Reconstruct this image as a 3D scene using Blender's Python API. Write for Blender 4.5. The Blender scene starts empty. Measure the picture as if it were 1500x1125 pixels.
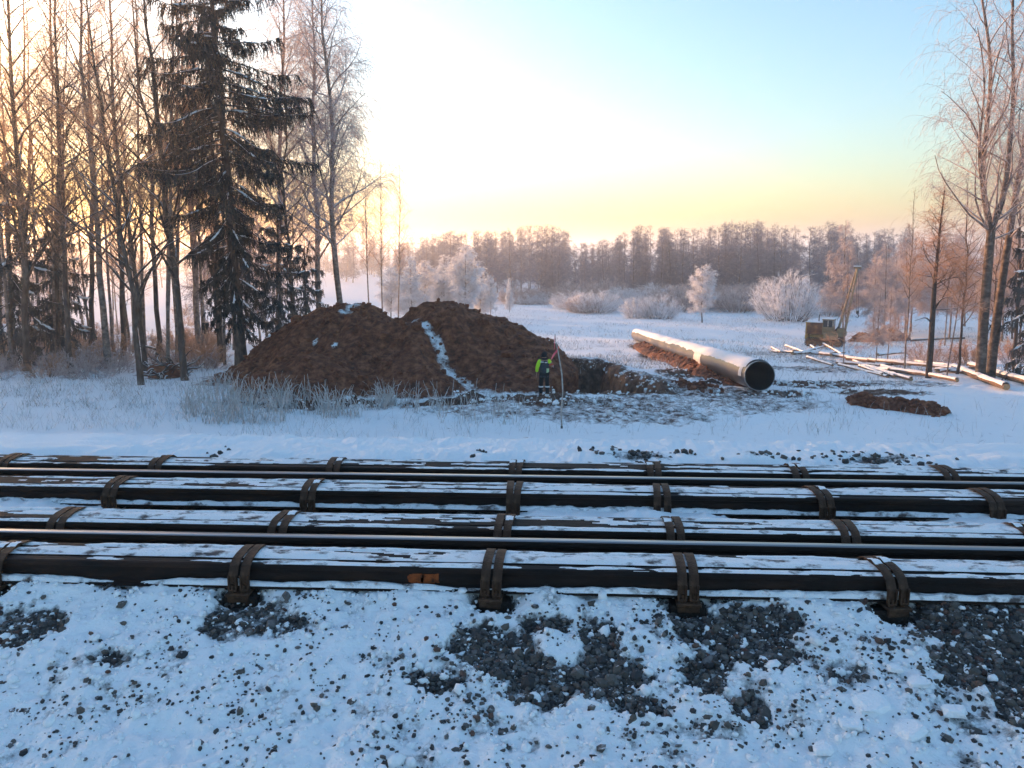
import bpy, bmesh, math
import numpy as np
from mathutils import Vector, Matrix

R = math.radians
scene = bpy.context.scene

# ------------------------------------------------------------------ camera
CAM_Z, PITCH, YAW = 1.97, R(9.88), R(2.8)
FPX, CX, CY = 1130.0, 750.0, 562.5            # photograph is 1500 x 1125
cam_d = bpy.data.cameras.new('camera')
cam = bpy.data.objects.new('camera', cam_d)
scene.collection.objects.link(cam)
cam.location = (0, 0, CAM_Z)
cam.rotation_euler = (R(90) - PITCH, 0, YAW)
cam_d.sensor_width = 36.0
cam_d.lens = 36.0 * FPX / 1500.0
cam_d.clip_start = 0.05
cam_d.clip_end = 20000
scene.camera = cam

# ------------------------------------------------------------------ sky, sun, exposure
SUN_EL, SUN_AZ = R(3.1), R(-48.0)             # azimuth from +Y towards +X
world = bpy.data.worlds.new('World')
scene.world = world
world.use_nodes = True
wn = world.node_tree.nodes
wn.clear()
sky = wn.new('ShaderNodeTexSky')
sky.sky_type = 'NISHITA'
sky.sun_disc = False
sky.sun_elevation = SUN_EL
sky.sun_rotation = SUN_AZ
sky.air_density = 1.0
sky.dust_density = 1.6
sky.ozone_density = 2.4
bg = wn.new('ShaderNodeBackground')
bg.inputs['Strength'].default_value = 0.15
wo = wn.new('ShaderNodeOutputWorld')
world.node_tree.links.new(sky.outputs[0], bg.inputs['Color'])
world.node_tree.links.new(bg.outputs[0], wo.inputs['Surface'])

sun_d = bpy.data.lights.new('sun', 'SUN')
sun_d.energy = 3.2
sun_d.angle = R(0.6)
sun_d.color = (1.0, 0.50, 0.22)
sun = bpy.data.objects.new('sun', sun_d)
scene.collection.objects.link(sun)
svec = Vector((math.sin(SUN_AZ) * math.cos(SUN_EL), math.cos(SUN_AZ) * math.cos(SUN_EL), math.sin(SUN_EL)))
sun.rotation_euler = (-svec).to_track_quat('-Z', 'Y').to_euler()
sun.location = (-60, 40, 40)

vs = scene.view_settings
vs.view_transform = 'Standard'
vs.look = 'None'
vs.exposure = 2.45
vs.gamma = 1.0
vs.use_curve_mapping = False
scene.render.engine = 'CYCLES'
cy = scene.cycles
cy.use_denoising = True
cy.max_bounces = 5
cy.diffuse_bounces = 2
cy.transparent_max_bounces = 16
cy.volume_bounces = 1
cy.use_adaptive_sampling = True
cy.adaptive_threshold = 0.02

# ------------------------------------------------------------------ helpers: noise
def _hash(ix, iy, iz, seed):
    h = (ix.astype(np.int64) * 374761393 + iy.astype(np.int64) * 668265263 + iz.astype(np.int64) * 2147483647 + seed * 1274126177) & 0xffffffff
    h = ((h ^ (h >> 13)) * 1274126177) & 0xffffffff
    h = ((h ^ (h >> 16)) * 2246822519) & 0xffffffff
    return ((h ^ (h >> 15)) & 0xffffff) / float(0xffffff)

def vnoise(x, y, seed=0):
    x = np.asarray(x, float); y = np.asarray(y, float)
    x, y = np.broadcast_arrays(x, y)
    xi = np.floor(x); yi = np.floor(y)
    fx = x - xi; fy = y - yi
    fx = fx * fx * (3 - 2 * fx); fy = fy * fy * (3 - 2 * fy)
    z = np.zeros_like(xi)
    a = _hash(xi, yi, z, seed); b = _hash(xi + 1, yi, z, seed)
    c = _hash(xi, yi + 1, z, seed); d = _hash(xi + 1, yi + 1, z, seed)
    return (a * (1 - fx) + b * fx) * (1 - fy) + (c * (1 - fx) + d * fx) * fy

def fbm(x, y, oct=4, seed=0, gain=0.5):
    s = 0; a = 1; t = 0
    for k in range(oct):
        s = s + a * vnoise(np.asarray(x) * 2 ** k + 13.7 * k, np.asarray(y) * 2 ** k - 7.3 * k, seed + k * 17)
        t += a; a *= gain
    return s / t                                # 0..1

def sstep(a, b, x):
    t = np.clip((x - a) / (b - a), 0, 1)
    return t * t * (3 - 2 * t)

# ------------------------------------------------------------------ helpers: meshes
class MB:
    """collects vertices and faces of any size; build() links them as one mesh object"""
    def __init__(s):
        s.V = []; s.F = []; s.n = 0; s.A = []
    def add(s, v, f, a=None):
        v = np.asarray(v, float).reshape(-1, 3)
        f = np.asarray(f, np.int64)
        s.V.append(v); s.F.append(f + s.n); s.n += len(v)
        s.A.append(np.zeros(len(v)) if a is None else np.asarray(a, float).ravel())
        return s
    def mesh(s, name, mat=None, smooth=False, attr=None):
        me = bpy.data.meshes.new(name)
        V = np.concatenate(s.V)
        me.vertices.add(len(V)); me.vertices.foreach_set('co', V.astype(np.float32).ravel())
        loops = np.concatenate([f.ravel() for f in s.F]).astype(np.int32)
        tot = np.concatenate([np.full(len(f), f.shape[1]) for f in s.F]).astype(np.int32)
        start = np.concatenate([[0], np.cumsum(tot)[:-1]]).astype(np.int32)
        me.loops.add(len(loops)); me.loops.foreach_set('vertex_index', loops)
        me.polygons.add(len(tot)); me.polygons.foreach_set('loop_start', start)
        me.polygons.foreach_set('use_smooth', np.full(len(tot), smooth))
        me.update(calc_edges=True)
        if attr:
            at = me.attributes.new(attr, 'FLOAT', 'POINT')
            at.data.foreach_set('value', np.concatenate(s.A).astype(np.float32))
        if mat is not None:
            me.materials.append(mat)
        return me
    def build(s, name, mat=None, parent=None, smooth=False, attr=None):
        return link(name, s.mesh(name, mat, smooth, attr), parent)

def link(name, data, parent=None):
    o = bpy.data.objects.new(name, data)
    scene.collection.objects.link(o)
    if parent is not None:
        o.parent = parent
    return o

def tag(o, label=None, cat=None, group=None, kind=None):
    if label: o['label'] = label
    if cat: o['category'] = cat
    if group: o['group'] = group
    if kind: o['kind'] = kind
    return o

def empty(name, loc=(0, 0, 0), rz=0.0):
    o = link(name, None)
    o.empty_display_size = 0.2
    o.location = loc
    o.rotation_euler = (0, 0, rz)
    return o

def grid_faces(nx, ny):
    i = np.arange(nx - 1)[None, :]; j = np.arange(ny - 1)[:, None]
    a = j * nx + i
    return np.stack([a, a + 1, a + nx + 1, a + nx], -1).reshape(-1, 4)

def unit(v):
    return v / np.maximum(np.linalg.norm(v, axis=-1, keepdims=True), 1e-9)

def tubes(P, rad, k=5, cap=True):
    """P (N,S,3), rad (N,S): N tapering tubes with k sides"""
    P = np.asarray(P, float); rad = np.asarray(rad, float)
    if P.ndim == 2: P = P[None]; rad = rad[None]
    N, S, _ = P.shape
    T = np.gradient(P, axis=1); T = unit(T)
    ref = np.zeros((N, 1, 3)); mean = unit(P[:, -1] - P[:, 0])
    ref[:, 0] = np.where(np.abs(mean[:, 2:3]) > 0.8, [[1.0, 0.13, 0]], [[0, 0, 1.0]])
    U = unit(np.cross(T, ref)); W = np.cross(T, U)
    an = np.arange(k) * 2 * np.pi / k
    V = P[:, :, None, :] + rad[:, :, None, None] * (np.cos(an)[None, None, :, None] * U[:, :, None, :] + np.sin(an)[None, None, :, None] * W[:, :, None, :])
    base = (np.arange(N) * S * k)[:, None, None]
    s = np.arange(S - 1)[None, :, None]; q = np.arange(k)[None, None, :]
    a = base + s * k + q; b = base + s * k + (q + 1) % k
    F = np.stack([a, b, b + k, a + k], -1).reshape(-1, 4)
    return V.reshape(-1, 3), F

def add_tubes(mb, P, rad, k=5, cap=True):
    V, F = tubes(P, rad, k)
    n0 = mb.n
    mb.add(V, F)
    if cap:
        P = np.asarray(P, float); N, S = (1, P.shape[0]) if P.ndim == 2 else P.shape[:2]
        b = (np.arange(N) * S * k)[:, None]
        q = np.arange(k)[None, :]
        mb.F.append(n0 + b + q[:, ::-1]); mb.F.append(n0 + b + (S - 1) * k + q)

def strips(P, wid, rng):
    """P (N,S,3), wid (N,S): N flat ribbons of random facing"""
    N, S, _ = P.shape
    T = unit(np.gradient(P, axis=1))
    U = unit(np.cross(T, unit(rng.normal(size=(N, 1, 3)))))
    V = np.stack([P - U * wid[..., None] / 2, P + U * wid[..., None] / 2], 2)
    base = (np.arange(N) * S * 2)[:, None]; s = np.arange(S - 1)[None, :]
    a = base + s * 2
    return V.reshape(-1, 3), np.stack([a, a + 1, a + 3, a + 2], -1).reshape(-1, 4)

def cbox(mb, c, size, bev=0.0, rot=None):
    """bevelled box"""
    bm = bmesh.new()
    bmesh.ops.create_cube(bm, size=1.0)
    bmesh.ops.scale(bm, vec=size, verts=bm.verts)
    if bev > 0:
        bmesh.ops.bevel(bm, geom=list(bm.edges), offset=bev, segments=1, affect='EDGES')
    if rot is not None:
        bmesh.ops.transform(bm, matrix=rot.to_4x4(), verts=bm.verts)
    bmesh.ops.translate(bm, vec=c, verts=bm.verts)
    bmesh.ops.triangulate(bm, faces=list(bm.faces))
    bm.verts.index_update()
    v = [tuple(x.co) for x in bm.verts]; f = [[q.index for q in x.verts] for x in bm.faces]
    bm.free()
    return mb.add(v, f)

_ico = bmesh.new(); bmesh.ops.create_icosphere(_ico, subdivisions=1, radius=1)
ICO_V = np.array([v.co[:] for v in _ico.verts]); ICO_F = np.array([[v.index for v in f.verts] for f in _ico.faces]); _ico.free()
_ico = bmesh.new(); bmesh.ops.create_icosphere(_ico, subdivisions=2, radius=1)
ICO2_V = np.array([v.co[:] for v in _ico.verts]); ICO2_F = np.array([[v.index for v in f.verts] for f in _ico.faces]); _ico.free()
# ------------------------------------------------------------------ helpers: materials
def mat(name):
    m = bpy.data.materials.new(name); m.use_nodes = True
    nt = m.node_tree; nt.nodes.clear()
    out = nt.nodes.new('ShaderNodeOutputMaterial')
    p = nt.nodes.new('ShaderNodeBsdfPrincipled')
    nt.links.new(p.outputs[0], out.inputs['Surface'])
    return m, nt, p, out

def N(nt, t, **kw):
    n = nt.nodes.new(t)
    for k, v in kw.items():
        if k.startswith('i_'):
            key = k[2:]
            n.inputs[int(key) if key.isdigit() else key].default_value = v
        else:
            setattr(n, k, v)
    return n

def ramp(nt, fac, stops):
    r = nt.nodes.new('ShaderNodeValToRGB')
    el = r.color_ramp.elements
    while len(el) < len(stops): el.new(0.5)
    for e, (p, c) in zip(el, stops):
        e.position = p; e.color = (*c, 1) if len(c) == 3 else c
    nt.links.new(fac, r.inputs[0])
    return r

def noisy(name, cols, scale=8.0, rough=0.8, bump=0.0, bscale=None, metal=0.0, detail=6.0, spec=0.3, coord='Object', stretch=None):
    """base colour from a noise between the colour stops, plus a bump"""
    m, nt, p, out = mat(name)
    tc = N(nt, 'ShaderNodeTexCoord')
    src = tc.outputs[coord]
    if stretch:
        mp = N(nt, 'ShaderNodeMapping'); mp.inputs['Scale'].default_value = stretch
        nt.links.new(src, mp.inputs[0]); src = mp.outputs[0]
    n = N(nt, 'ShaderNodeTexNoise', i_Scale=scale, i_Detail=detail, i_Roughness=0.6)
    nt.links.new(src, n.inputs['Vector'])
    k = len(cols)
    r = ramp(nt, n.outputs['Fac'], [(0.3 + 0.4 * i / max(k - 1, 1), c) for i, c in enumerate(cols)])
    nt.links.new(r.outputs[0], p.inputs['Base Color'])
    p.inputs['Roughness'].default_value = rough
    p.inputs['Metallic'].default_value = metal
    p.inputs['Specular IOR Level'].default_value = spec
    if bump:
        n2 = N(nt, 'ShaderNodeTexNoise', i_Scale=bscale or scale * 3, i_Detail=5.0)
        nt.links.new(src, n2.inputs['Vector'])
        b = N(nt, 'ShaderNodeBump', i_Strength=bump, i_Distance=0.05)
        nt.links.new(n2.outputs['Fac'], b.inputs['Height'])
        nt.links.new(b.outputs[0], p.inputs['Normal'])
    return m

SNOW_C = (0.92, 0.93, 0.94)
def snow_earth(name, earth, attr='mask', nscale=2.2, soft=0.10, dirty=(0.30, 0.29, 0.30), bump=0.5, bscale=9.0, bdist=0.08):
    """snow where the vertex mask is low, bare earth where it is high, the edge broken up by noise"""
    m, nt, p, out = mat(name)
    tc = N(nt, 'ShaderNodeTexCoord')
    at = N(nt, 'ShaderNodeAttribute', attribute_name=attr)
    n = N(nt, 'ShaderNodeTexNoise', i_Scale=nscale, i_Detail=9.0, i_Roughness=0.72)
    nt.links.new(tc.outputs['Object'], n.inputs['Vector'])
    ad = N(nt, 'ShaderNodeMath', operation='ADD'); nt.links.new(at.outputs['Fac'], ad.inputs[0]); nt.links.new(n.outputs['Fac'], ad.inputs[1])
    r = ramp(nt, ad.outputs[0], [(0.0, (0, 0, 0)), (0.5, (1, 1, 1))])
    mr = N(nt, 'ShaderNodeMapRange'); mr.inputs['From Min'].default_value = 1.0 - soft; mr.inputs['From Max'].default_value = 1.0 + soft
    nt.links.new(ad.outputs[0], mr.inputs[0])
    n2 = N(nt, 'ShaderNodeTexNoise', i_Scale=3.0, i_Detail=8.0, i_Roughness=0.65)
    nt.links.new(tc.outputs['Object'], n2.inputs['Vector'])
    er = ramp(nt, n2.outputs['Fac'], [(0.38, earth[0]), (0.5, earth[1]), (0.64, earth[2])])
    mx = N(nt, 'ShaderNodeMix', data_type='RGBA')
    mx.inputs[6].default_value = (*SNOW_C, 1)
    nt.links.new(mr.outputs[0], mx.inputs[0]); nt.links.new(er.outputs[0], mx.inputs[7])
    nt.links.new(mx.outputs[2], p.inputs['Base Color'])
    p.inputs['Roughness'].default_value = 0.75
    p.inputs['Specular IOR Level'].default_value = 0.2
    n3 = N(nt, 'ShaderNodeTexNoise', i_Scale=bscale, i_Detail=8.0, i_Roughness=0.65)
    nt.links.new(tc.outputs['Object'], n3.inputs['Vector'])
    b = N(nt, 'ShaderNodeBump', i_Strength=bump, i_Distance=bdist)
    nt.links.new(n3.outputs['Fac'], b.inputs['Height'])
    nt.links.new(b.outputs[0], p.inputs['Normal'])
    return m

def twig_mat(name, c1, c2, trans=0.35):
    """hoar-frosted twigs: light passes through the rime"""
    m, nt, p, out = mat(name)
    tc = N(nt, 'ShaderNodeTexCoord')
    n = N(nt, 'ShaderNodeTexNoise', i_Scale=1.3, i_Detail=6.0)
    nt.links.new(tc.outputs['Object'], n.inputs['Vector'])
    r = ramp(nt, n.outputs['Fac'], [(0.35, c1), (0.65, c2)])
    nt.links.new(r.outputs[0], p.inputs['Base Color'])
    p.inputs['Roughness'].default_value = 0.9
    p.inputs['Specular IOR Level'].default_value = 0.1
    tr = N(nt, 'ShaderNodeBsdfTranslucent'); nt.links.new(r.outputs[0], tr.inputs[0])
    ms = N(nt, 'ShaderNodeMixShader'); ms.inputs[0].default_value = trans
    nt.links.new(p.outputs[0], ms.inputs[1]); nt.links.new(tr.outputs[0], ms.inputs[2])
    nt.links.new(ms.outputs[0], out.inputs['Surface'])
    return m

EARTH = ((0.068, 0.023, 0.012), (0.155, 0.052, 0.025), (0.29, 0.12, 0.062))
MUD = ((0.040, 0.019, 0.013), (0.090, 0.045, 0.028), (0.17, 0.10, 0.07))
M = {}
M['ground'] = snow_earth('snow_and_mud', MUD, nscale=3.2)
M['mound'] = snow_earth('red_brown_earth', EARTH, bump=0.9, bscale=6.0, bdist=0.15)
M['ballast_snow'] = snow_earth('trodden_snow', ((0.03, 0.028, 0.028), (0.06, 0.055, 0.05), (0.10, 0.09, 0.08)), nscale=9.0, bump=0.6, bscale=45.0, bdist=0.02)
M['clod'] = noisy('earth_clod', EARTH, 5.0, 0.95, 0.6, 20)
M['clod_mud'] = snow_earth('snowy_soil_lump', MUD, attr='none', nscale=5.0)
M['snow'] = noisy('snow', (SNOW_C, (0.90, 0.91, 0.93)), 20.0, 0.7, 0.35, 60, spec=0.2)
def thin_snow(name, under, lo=0.40, hi=0.52):
    m = noisy(name, (under, SNOW_C), 8.0, 0.8, 0.5, 60, detail=10, stretch=(0.9, 1.6, 1))
    r = [n for n in m.node_tree.nodes if n.type == 'VALTORGB'][0].color_ramp.elements
    r[0].position = lo; r[1].position = hi
    return m
M['thin_snow'] = thin_snow('thin_patchy_snow', (0.11, 0.09, 0.085), 0.34, 0.47)
M['rust'] = noisy('rusty_rail_steel', ((0.007, 0.006, 0.006), (0.014, 0.009, 0.008), (0.034, 0.018, 0.012)), 9.0, 0.75, 0.25, 60, metal=0.2, stretch=(0.25, 1, 1))
M['strap'] = noisy('rusty_clamp_steel', ((0.030, 0.016, 0.010), (0.065, 0.034, 0.020), (0.12, 0.065, 0.038)), 14.0, 0.7, 0.3, 80, metal=0.25)
M['railtop'] = noisy('polished_rail_steel', ((0.30, 0.29, 0.29), (0.42, 0.40, 0.39)), 6.0, 0.28, 0.05, 40, metal=1.0, stretch=(0.1, 3, 1))
M['paint'] = noisy('worn_orange_paint', ((0.04, 0.014, 0.008), (0.26, 0.06, 0.012), (0.36, 0.09, 0.02)), 26.0, 0.7)
M['sleeper'] = noisy('tarred_sleeper_wood', ((0.010, 0.008, 0.007), (0.022, 0.017, 0.014)), 12.0, 0.85, 0.5, 40)
M['stone'] = noisy('crushed_stone', ((0.030, 0.028, 0.030), (0.070, 0.062, 0.058), (0.13, 0.105, 0.09)), 9.0, 0.8, 0.3, 60, detail=3)
M['stone_red'] = noisy('reddish_stone', ((0.10, 0.045, 0.035), (0.18, 0.09, 0.07)), 9.0, 0.8, 0.3, 60)
def stone_mat(name, cols):
    # every stone has its own tint; a little snow clings to the tops
    m, nt, p, out = mat(name)
    geo = N(nt, 'ShaderNodeNewGeometry')
    r = ramp(nt, geo.outputs['Random Per Island'], [(i / (len(cols) - 1), c) for i, c in enumerate(cols)])
    tc = N(nt, 'ShaderNodeTexCoord'); no = N(nt, 'ShaderNodeTexNoise', i_Scale=60.0, i_Detail=5.0); nt.links.new(tc.outputs['Object'], no.inputs['Vector'])
    mu = N(nt, 'ShaderNodeMix', data_type='RGBA', blend_type='MULTIPLY'); mu.inputs[0].default_value = 0.7
    nt.links.new(r.outputs[0], mu.inputs[6]); nt.links.new(no.outputs['Fac'], mu.inputs[7])
    sep = N(nt, 'ShaderNodeSeparateXYZ'); nt.links.new(geo.outputs['Normal'], sep.inputs[0])
    no2 = N(nt, 'ShaderNodeTexNoise', i_Scale=22.0, i_Detail=6.0, i_Roughness=.7); nt.links.new(tc.outputs['Object'], no2.inputs['Vector'])
    ad = N(nt, 'ShaderNodeMath', operation='MULTIPLY_ADD'); ad.inputs[1].default_value = 1.6; nt.links.new(no2.outputs['Fac'], ad.inputs[0]); nt.links.new(sep.outputs['Z'], ad.inputs[2])
    mr = N(nt, 'ShaderNodeMapRange'); mr.inputs['From Min'].default_value = 1.85; mr.inputs['From Max'].default_value = 2.1; nt.links.new(ad.outputs[0], mr.inputs[0])
    mx = N(nt, 'ShaderNodeMix', data_type='RGBA'); mx.inputs[7].default_value = (*SNOW_C, 1)
    nt.links.new(mr.outputs[0], mx.inputs[0]); nt.links.new(mu.outputs[2], mx.inputs[6]); nt.links.new(mx.outputs[2], p.inputs['Base Color'])
    p.inputs['Roughness'].default_value = 0.8
    return m
M['stone'] = stone_mat('crushed_stone', [(0.03, 0.03, 0.033), (0.06, 0.058, 0.06), (0.10, 0.09, 0.082), (0.16, 0.135, 0.115), (0.22, 0.21, 0.21)])
M['stone_red'] = stone_mat('reddish_stone', [(0.09, 0.04, 0.03), (0.16, 0.08, 0.06), (0.20, 0.12, 0.09)])
M['reed'] = noisy('frosted_dry_reed', ((0.34, 0.29, 0.25), (0.68, 0.66, 0.66)), 4.0, 0.9)
M['grass'] = noisy('frosted_grass', ((0.36, 0.33, 0.30), (0.70, 0.70, 0.72)), 2.0, 0.9)
M['grass_dark'] = noisy('dry_brown_grass', ((0.10, 0.075, 0.055), (0.24, 0.19, 0.15)), 3.0, 0.9)

# ------------------------------------------------------------------ layout: pixel of the photograph -> place in the world
_Rm = np.array(cam.rotation_euler.to_matrix())
def ray(px, py):
    d = _Rm @ np.array([(px - CX) / FPX, -(py - CY) / FPX, -1.0])
    return d
def at(px, py, Y):
    d = ray(px, py); t = Y / d[1]
    return np.array([d[0] * t, Y, CAM_Z + d[2] * t])

YK = [-400, -20, -3, 8.5, 9.0, 14.0, 20, 32, 60, 90, 130, 180, 600, 1500, 3000, 6000]
ZK = [-6, -0.9, -0.62, -0.62, -0.70, -3.80, -3.88, -3.85, -6.2, -8.2, -9.2, -9.6, -9.0, 0.0, 14, 16]
def base_z(x, y):
    z = np.interp(y, YK, ZK)
    return z + np.where(np.asarray(y) > 700, 9 * (fbm(np.asarray(x) / 700, np.asarray(y) / 900, 3, 5) - 0.5) * np.clip((np.asarray(y) - 700) / 800, 0, 1), 0)
def hit(px, py):
    """where the sight line of that pixel meets the field"""
    d = ray(px, py)
    ys = np.concatenate([np.arange(9, 80, 0.05), np.arange(80, 600, 0.5)])
    t = ys / d[1]
    g = CAM_Z + d[2] * t - base_z(d[0] * t, ys)
    k = np.argmax(g < 0)
    return np.array([d[0] * t[k], ys[k], base_z(d[0] * t[k], ys[k])])

# excavated pit
PIT = dict(y0=31.3, y1=45.0)
def pit_depth(x, y):
    xr = np.interp(y, [31, 45], [4.6, 3.2]) + 0.5 * (fbm(x * 0 + 3, y / 1.2, 3, 77) - 0.5)
    xl = np.interp(y, [31, 45], [0.2, 0.4])
    rag = 0.5 * (fbm(x / 0.9, y / 0.9, 3, 41) - 0.5)
    ex = np.minimum(xr - x + rag, x - xl)
    ey = np.minimum((y - PIT['y0'] + rag) * 1.0, (PIT['y1'] - y + rag) * 1.6)
    e = np.minimum(ex, ey)
    return 3.8 * sstep(-0.15, 1.15, e)

_BC = {}
def blob(x, y, px, py, rx, ry, rot=0.0):
    c = _BC.get((px, py))
    if c is None: c = _BC[(px, py)] = hit(px, py)
    dx = x - c[0]; dy = y - c[1]
    u = dx * math.cos(rot) + dy * math.sin(rot); v = -dx * math.sin(rot) + dy * math.cos(rot)
    return np.clip(1.25 - np.sqrt((u / rx) ** 2 + (v / ry) ** 2), 0, 1)

MUDS = [  # px, py, radius x, radius y, strength: churned or bare soil between the snow
    (800, 588, 1.7, 1.6, 0.62), (850, 590, 2.8, 1.5, 0.40), (690, 582, 4.0, 1.6, 0.55), (930, 590, 2.6, 2.2, 0.36),
    (960, 560, 1.6, 5.0, 0.42), (1000, 548, 1.8, 4.0, 0.56), (965, 522, 1.8, 8.0, 0.60), (1040, 562, 1.8, 2.0, 0.70), (940, 506, 1.8, 10.0, 0.55),
    (1180, 562, 2.6, 2.0, 0.62), (1150, 575, 1.6, 1.4, 0.5), (1290, 575, 2.6, 1.2, 0.5), (1240, 560, 2.4, 1.6, 0.46), (1080, 590, 5.0, 2.4, 0.33),
    (880, 503, 3.6, 5.0, 0.55), (860, 488, 3.2, 6.0, 0.40), (1150, 520, 5.0, 6.0, 0.33), (1240, 530, 6.0, 4.0, 0.34), (1200, 505, 5.0, 5.0, 0.42),
    (760, 600, 5.0, 2.6, 0.34), (900, 605, 5.0, 3.0, 0.36), (1050, 575, 3.5, 2.0, 0.40), (1000, 500, 6.0, 9.0, 0.30), (1120, 500, 7.0, 9.0, 0.32), (1180, 540, 5.0, 4.0, 0.36), (1310, 560, 4.0, 2.5, 0.34),
    (340, 552, 2.2, 1.6, 0.35), (430, 590, 4.0, 1.4, 0.55), (580, 588, 4.0, 1.2, 0.6), (1000, 600, 5.5, 1.8, 0.30), (240, 548, 1.6, 1.2, 0.6),
]
def ground_mask(x, y):
    m = np.zeros_like(x)
    for px, py, rx, ry, s in MUDS:
        m = np.maximum(m, (s + 0.15) * np.minimum(1, 1.5 * blob(x, y, px, py, rx, ry)))
    p = pit_depth(x, y)
    xr = np.interp(y, [31, 45], [4.6, 3.2])
    rim = sstep(1.9, 0.0, np.maximum(x - xr, 0) + np.maximum(PIT['y0'] - y, 0) * 1.4 + np.maximum(y - PIT['y1'], 0)) * (x > -1)
    m = np.maximum(m, 0.74 * rim * (y > 30) * (y < 50))
    m = np.where(p > 0.12, 1.0, m)
    return m

def ground_z(x, y):
    z = base_z(x, y)
    far = np.clip((y - 14) / 6, 0, 1)
    z = z + far * (0.5 * (fbm(x / 9, y / 9, 3, 11) - 0.5) * np.clip((y - 20) / 30, 0.25, 1) + 0.10 * (fbm(x / 1.4, y / 1.4, 3, 12) - 0.5))
    near = (y > 20) & (y < 60)
    m = np.where(near, ground_mask(x, y), 0)
    z = z + m * (0.75 * (fbm(x / 0.6, y / 0.6, 4, 21, 0.6) - 0.45))
    xr = np.interp(y, [31, 45], [4.6, 3.2])
    berm = np.exp(-((x - xr - 0.7) / 0.8) ** 2) * sstep(31, 33, y) * sstep(47, 44, y) * 0.25 + np.exp(-((y - 46.2) / 1.3) ** 2) * sstep(-1.5, 0.5, x) * sstep(4.5, 2.5, x) * 0.55
    z = z + berm * (0.6 + 0.8 * fbm(x / 0.8, y / 0.8, 3, 31))
    return z - pit_depth(x, y)

def axis(lo, f0, f1, hi, step, grow=1.12):
    a = list(np.arange(f0, f1, step)); s = step
    while a[-1] < hi: s *= grow; a.append(a[-1] + s)
    s = step; b = [f0]
    while b[-1] > lo: s *= grow; b.append(b[-1] - s)
    return np.array(b[:0:-1] + a)

gx = axis(-5500, -17, 22, 5500, 0.11)
gy = axis(-300, 20.5, 50, 6000, 0.11, 1.10)
GX, GY = np.meshgrid(gx, gy)
GZ = ground_z(GX, GY)
GMK = np.where((GY > 20) & (GY < 75), ground_mask(GX, GY), 0.0)
GMK = np.maximum(GMK, np.where((GY > 20), 0.22 + 0.14 * fbm(GX / 6, GY / 6, 3, 91), 0.0) * np.clip(1.2 - GY / 400, 0.3, 1))
g = MB().add(np.stack([GX, GY, GZ], -1), grid_faces(len(gx), len(gy)), GMK).build('ground', M['ground'], smooth=True, attr='mask')
tag(g, 'snow covered field sloping gently down to the wood', kind='structure')
def gz(x, y):
    return float(ground_z(np.array([x], float), np.array([y], float))[0])
def on(px, py):
    p = hit(px, py); p[2] = gz(p[0], p[1]); return p
# ------------------------------------------------------------------ the track: ballast, sleepers, running rails, clamped rail bundles
Y_NEAR, Y_FAR = 5.06, 6.58                    # running rails, heads at z = 0
rng = np.random.default_rng(4)
PK_Y = {'D': Y_NEAR - 0.345, 'C': Y_NEAR + 0.345, 'B': Y_FAR - 0.345, 'A': Y_FAR + 0.345}
PK_TOP = -0.004

# gravel patches laid bare in the snow, as (photo pixel, radii in metres, strength)
def bedhit(px, py):
    d = ray(px, py); ys = np.arange(2.6, 4.9, 0.01); t = ys / d[1]
    gpx = CAM_Z + d[2] * t - bed_base(ys)
    k = np.argmax(gpx < 0) if (gpx < 0).any() else len(ys) - 1
    return d[0] * t[k], ys[k]
def bed_base(y):
    return np.interp(y, [0.0, 1.5, 2.6, 3.4, 4.25, 4.6, 5.0, 8.0, 8.7, 9.2], [-0.45, -0.5, -0.52, -0.44, -0.27, -0.20, -0.21, -0.21, -0.22, -0.75])
GRAVEL = [(35, 915, .30, .20, 1.0), (390, 910, .34, .17, .78), (330, 930, .22, .16, .55), (150, 970, .14, .10, .6), (720, 960, .30, .22, 1.0), (660, 1000, .22, .2, .72), (800, 920, .32, .10, .62),
          (790, 1000, .3, .2, .62), (900, 1000, .22, .30, .92), (930, 1040, .22, .16, .8), (870, 930, .25, .13, .55), (1080, 920, .38, .16, .95), (1130, 960, .20, .24, 1.0), (1040, 990, .18, .2, .62),
          (1110, 1040, .13, .16, .75), (1430, 920, .36, .20, 1.1), (1440, 985, .26, .18, 1.1), (1490, 1040, .12, .3, .9), (1240, 985, .14, .14, .5), (1000, 1080, .5, .1, .5), (700, 1070, .4, .14, .45),
          (1280, 870, .22, .06, .6), (960, 880, .3, .05, .5), (410, 865, .45, .06, .55), (20, 1000, .1, .1, .3), (760, 1100, .4, .1, .45), (560, 960, .3, .2, .40), (480, 1010, .25, .25, .34)]
def bed_mask(x, y):
    m = np.full_like(x, 0.14)
    for px, py, rx, ry, s in GRAVEL:
        cx_, cy_ = bedhit(px, py)
        q = np.sqrt(((x - cx_) / rx) ** 2 + ((y - cy_) / ry) ** 2) + 1.9 * (fbm(x / 0.26, y / 0.26, 5, 61, .65) - 0.5)
        m = np.maximum(m, s * np.clip(1.45 - q, 0, 1.0))
    m = np.maximum(m, 0.42 * fbm(x / 0.3, y / 0.3, 4, 62, .6) + 0.10 + np.where(x > -.9, .04, 0))
    return m
SLEEPERS_PX = [(15, 100, 178, 237), (366, 420, 460, 493), (725, 740, 754, 757), (1003, 985, 968, 957), (1290, 1237, 1197, 1165), (1600, 1500, 1441, 1381)]
ROW_PY = {'D': 822, 'C': 760, 'B': 719, 'A': 680}
def row_x(row, px):
    return at(px, ROW_PY[row] + (px - 750) * 0.016, PK_Y[row])[0]
CLAMP_X = []                                  # per sleeper: x on rows D, C, B, A
for s in SLEEPERS_PX:
    CLAMP_X.append([row_x(r, p) for r, p in zip('DCBA', s)])
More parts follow.
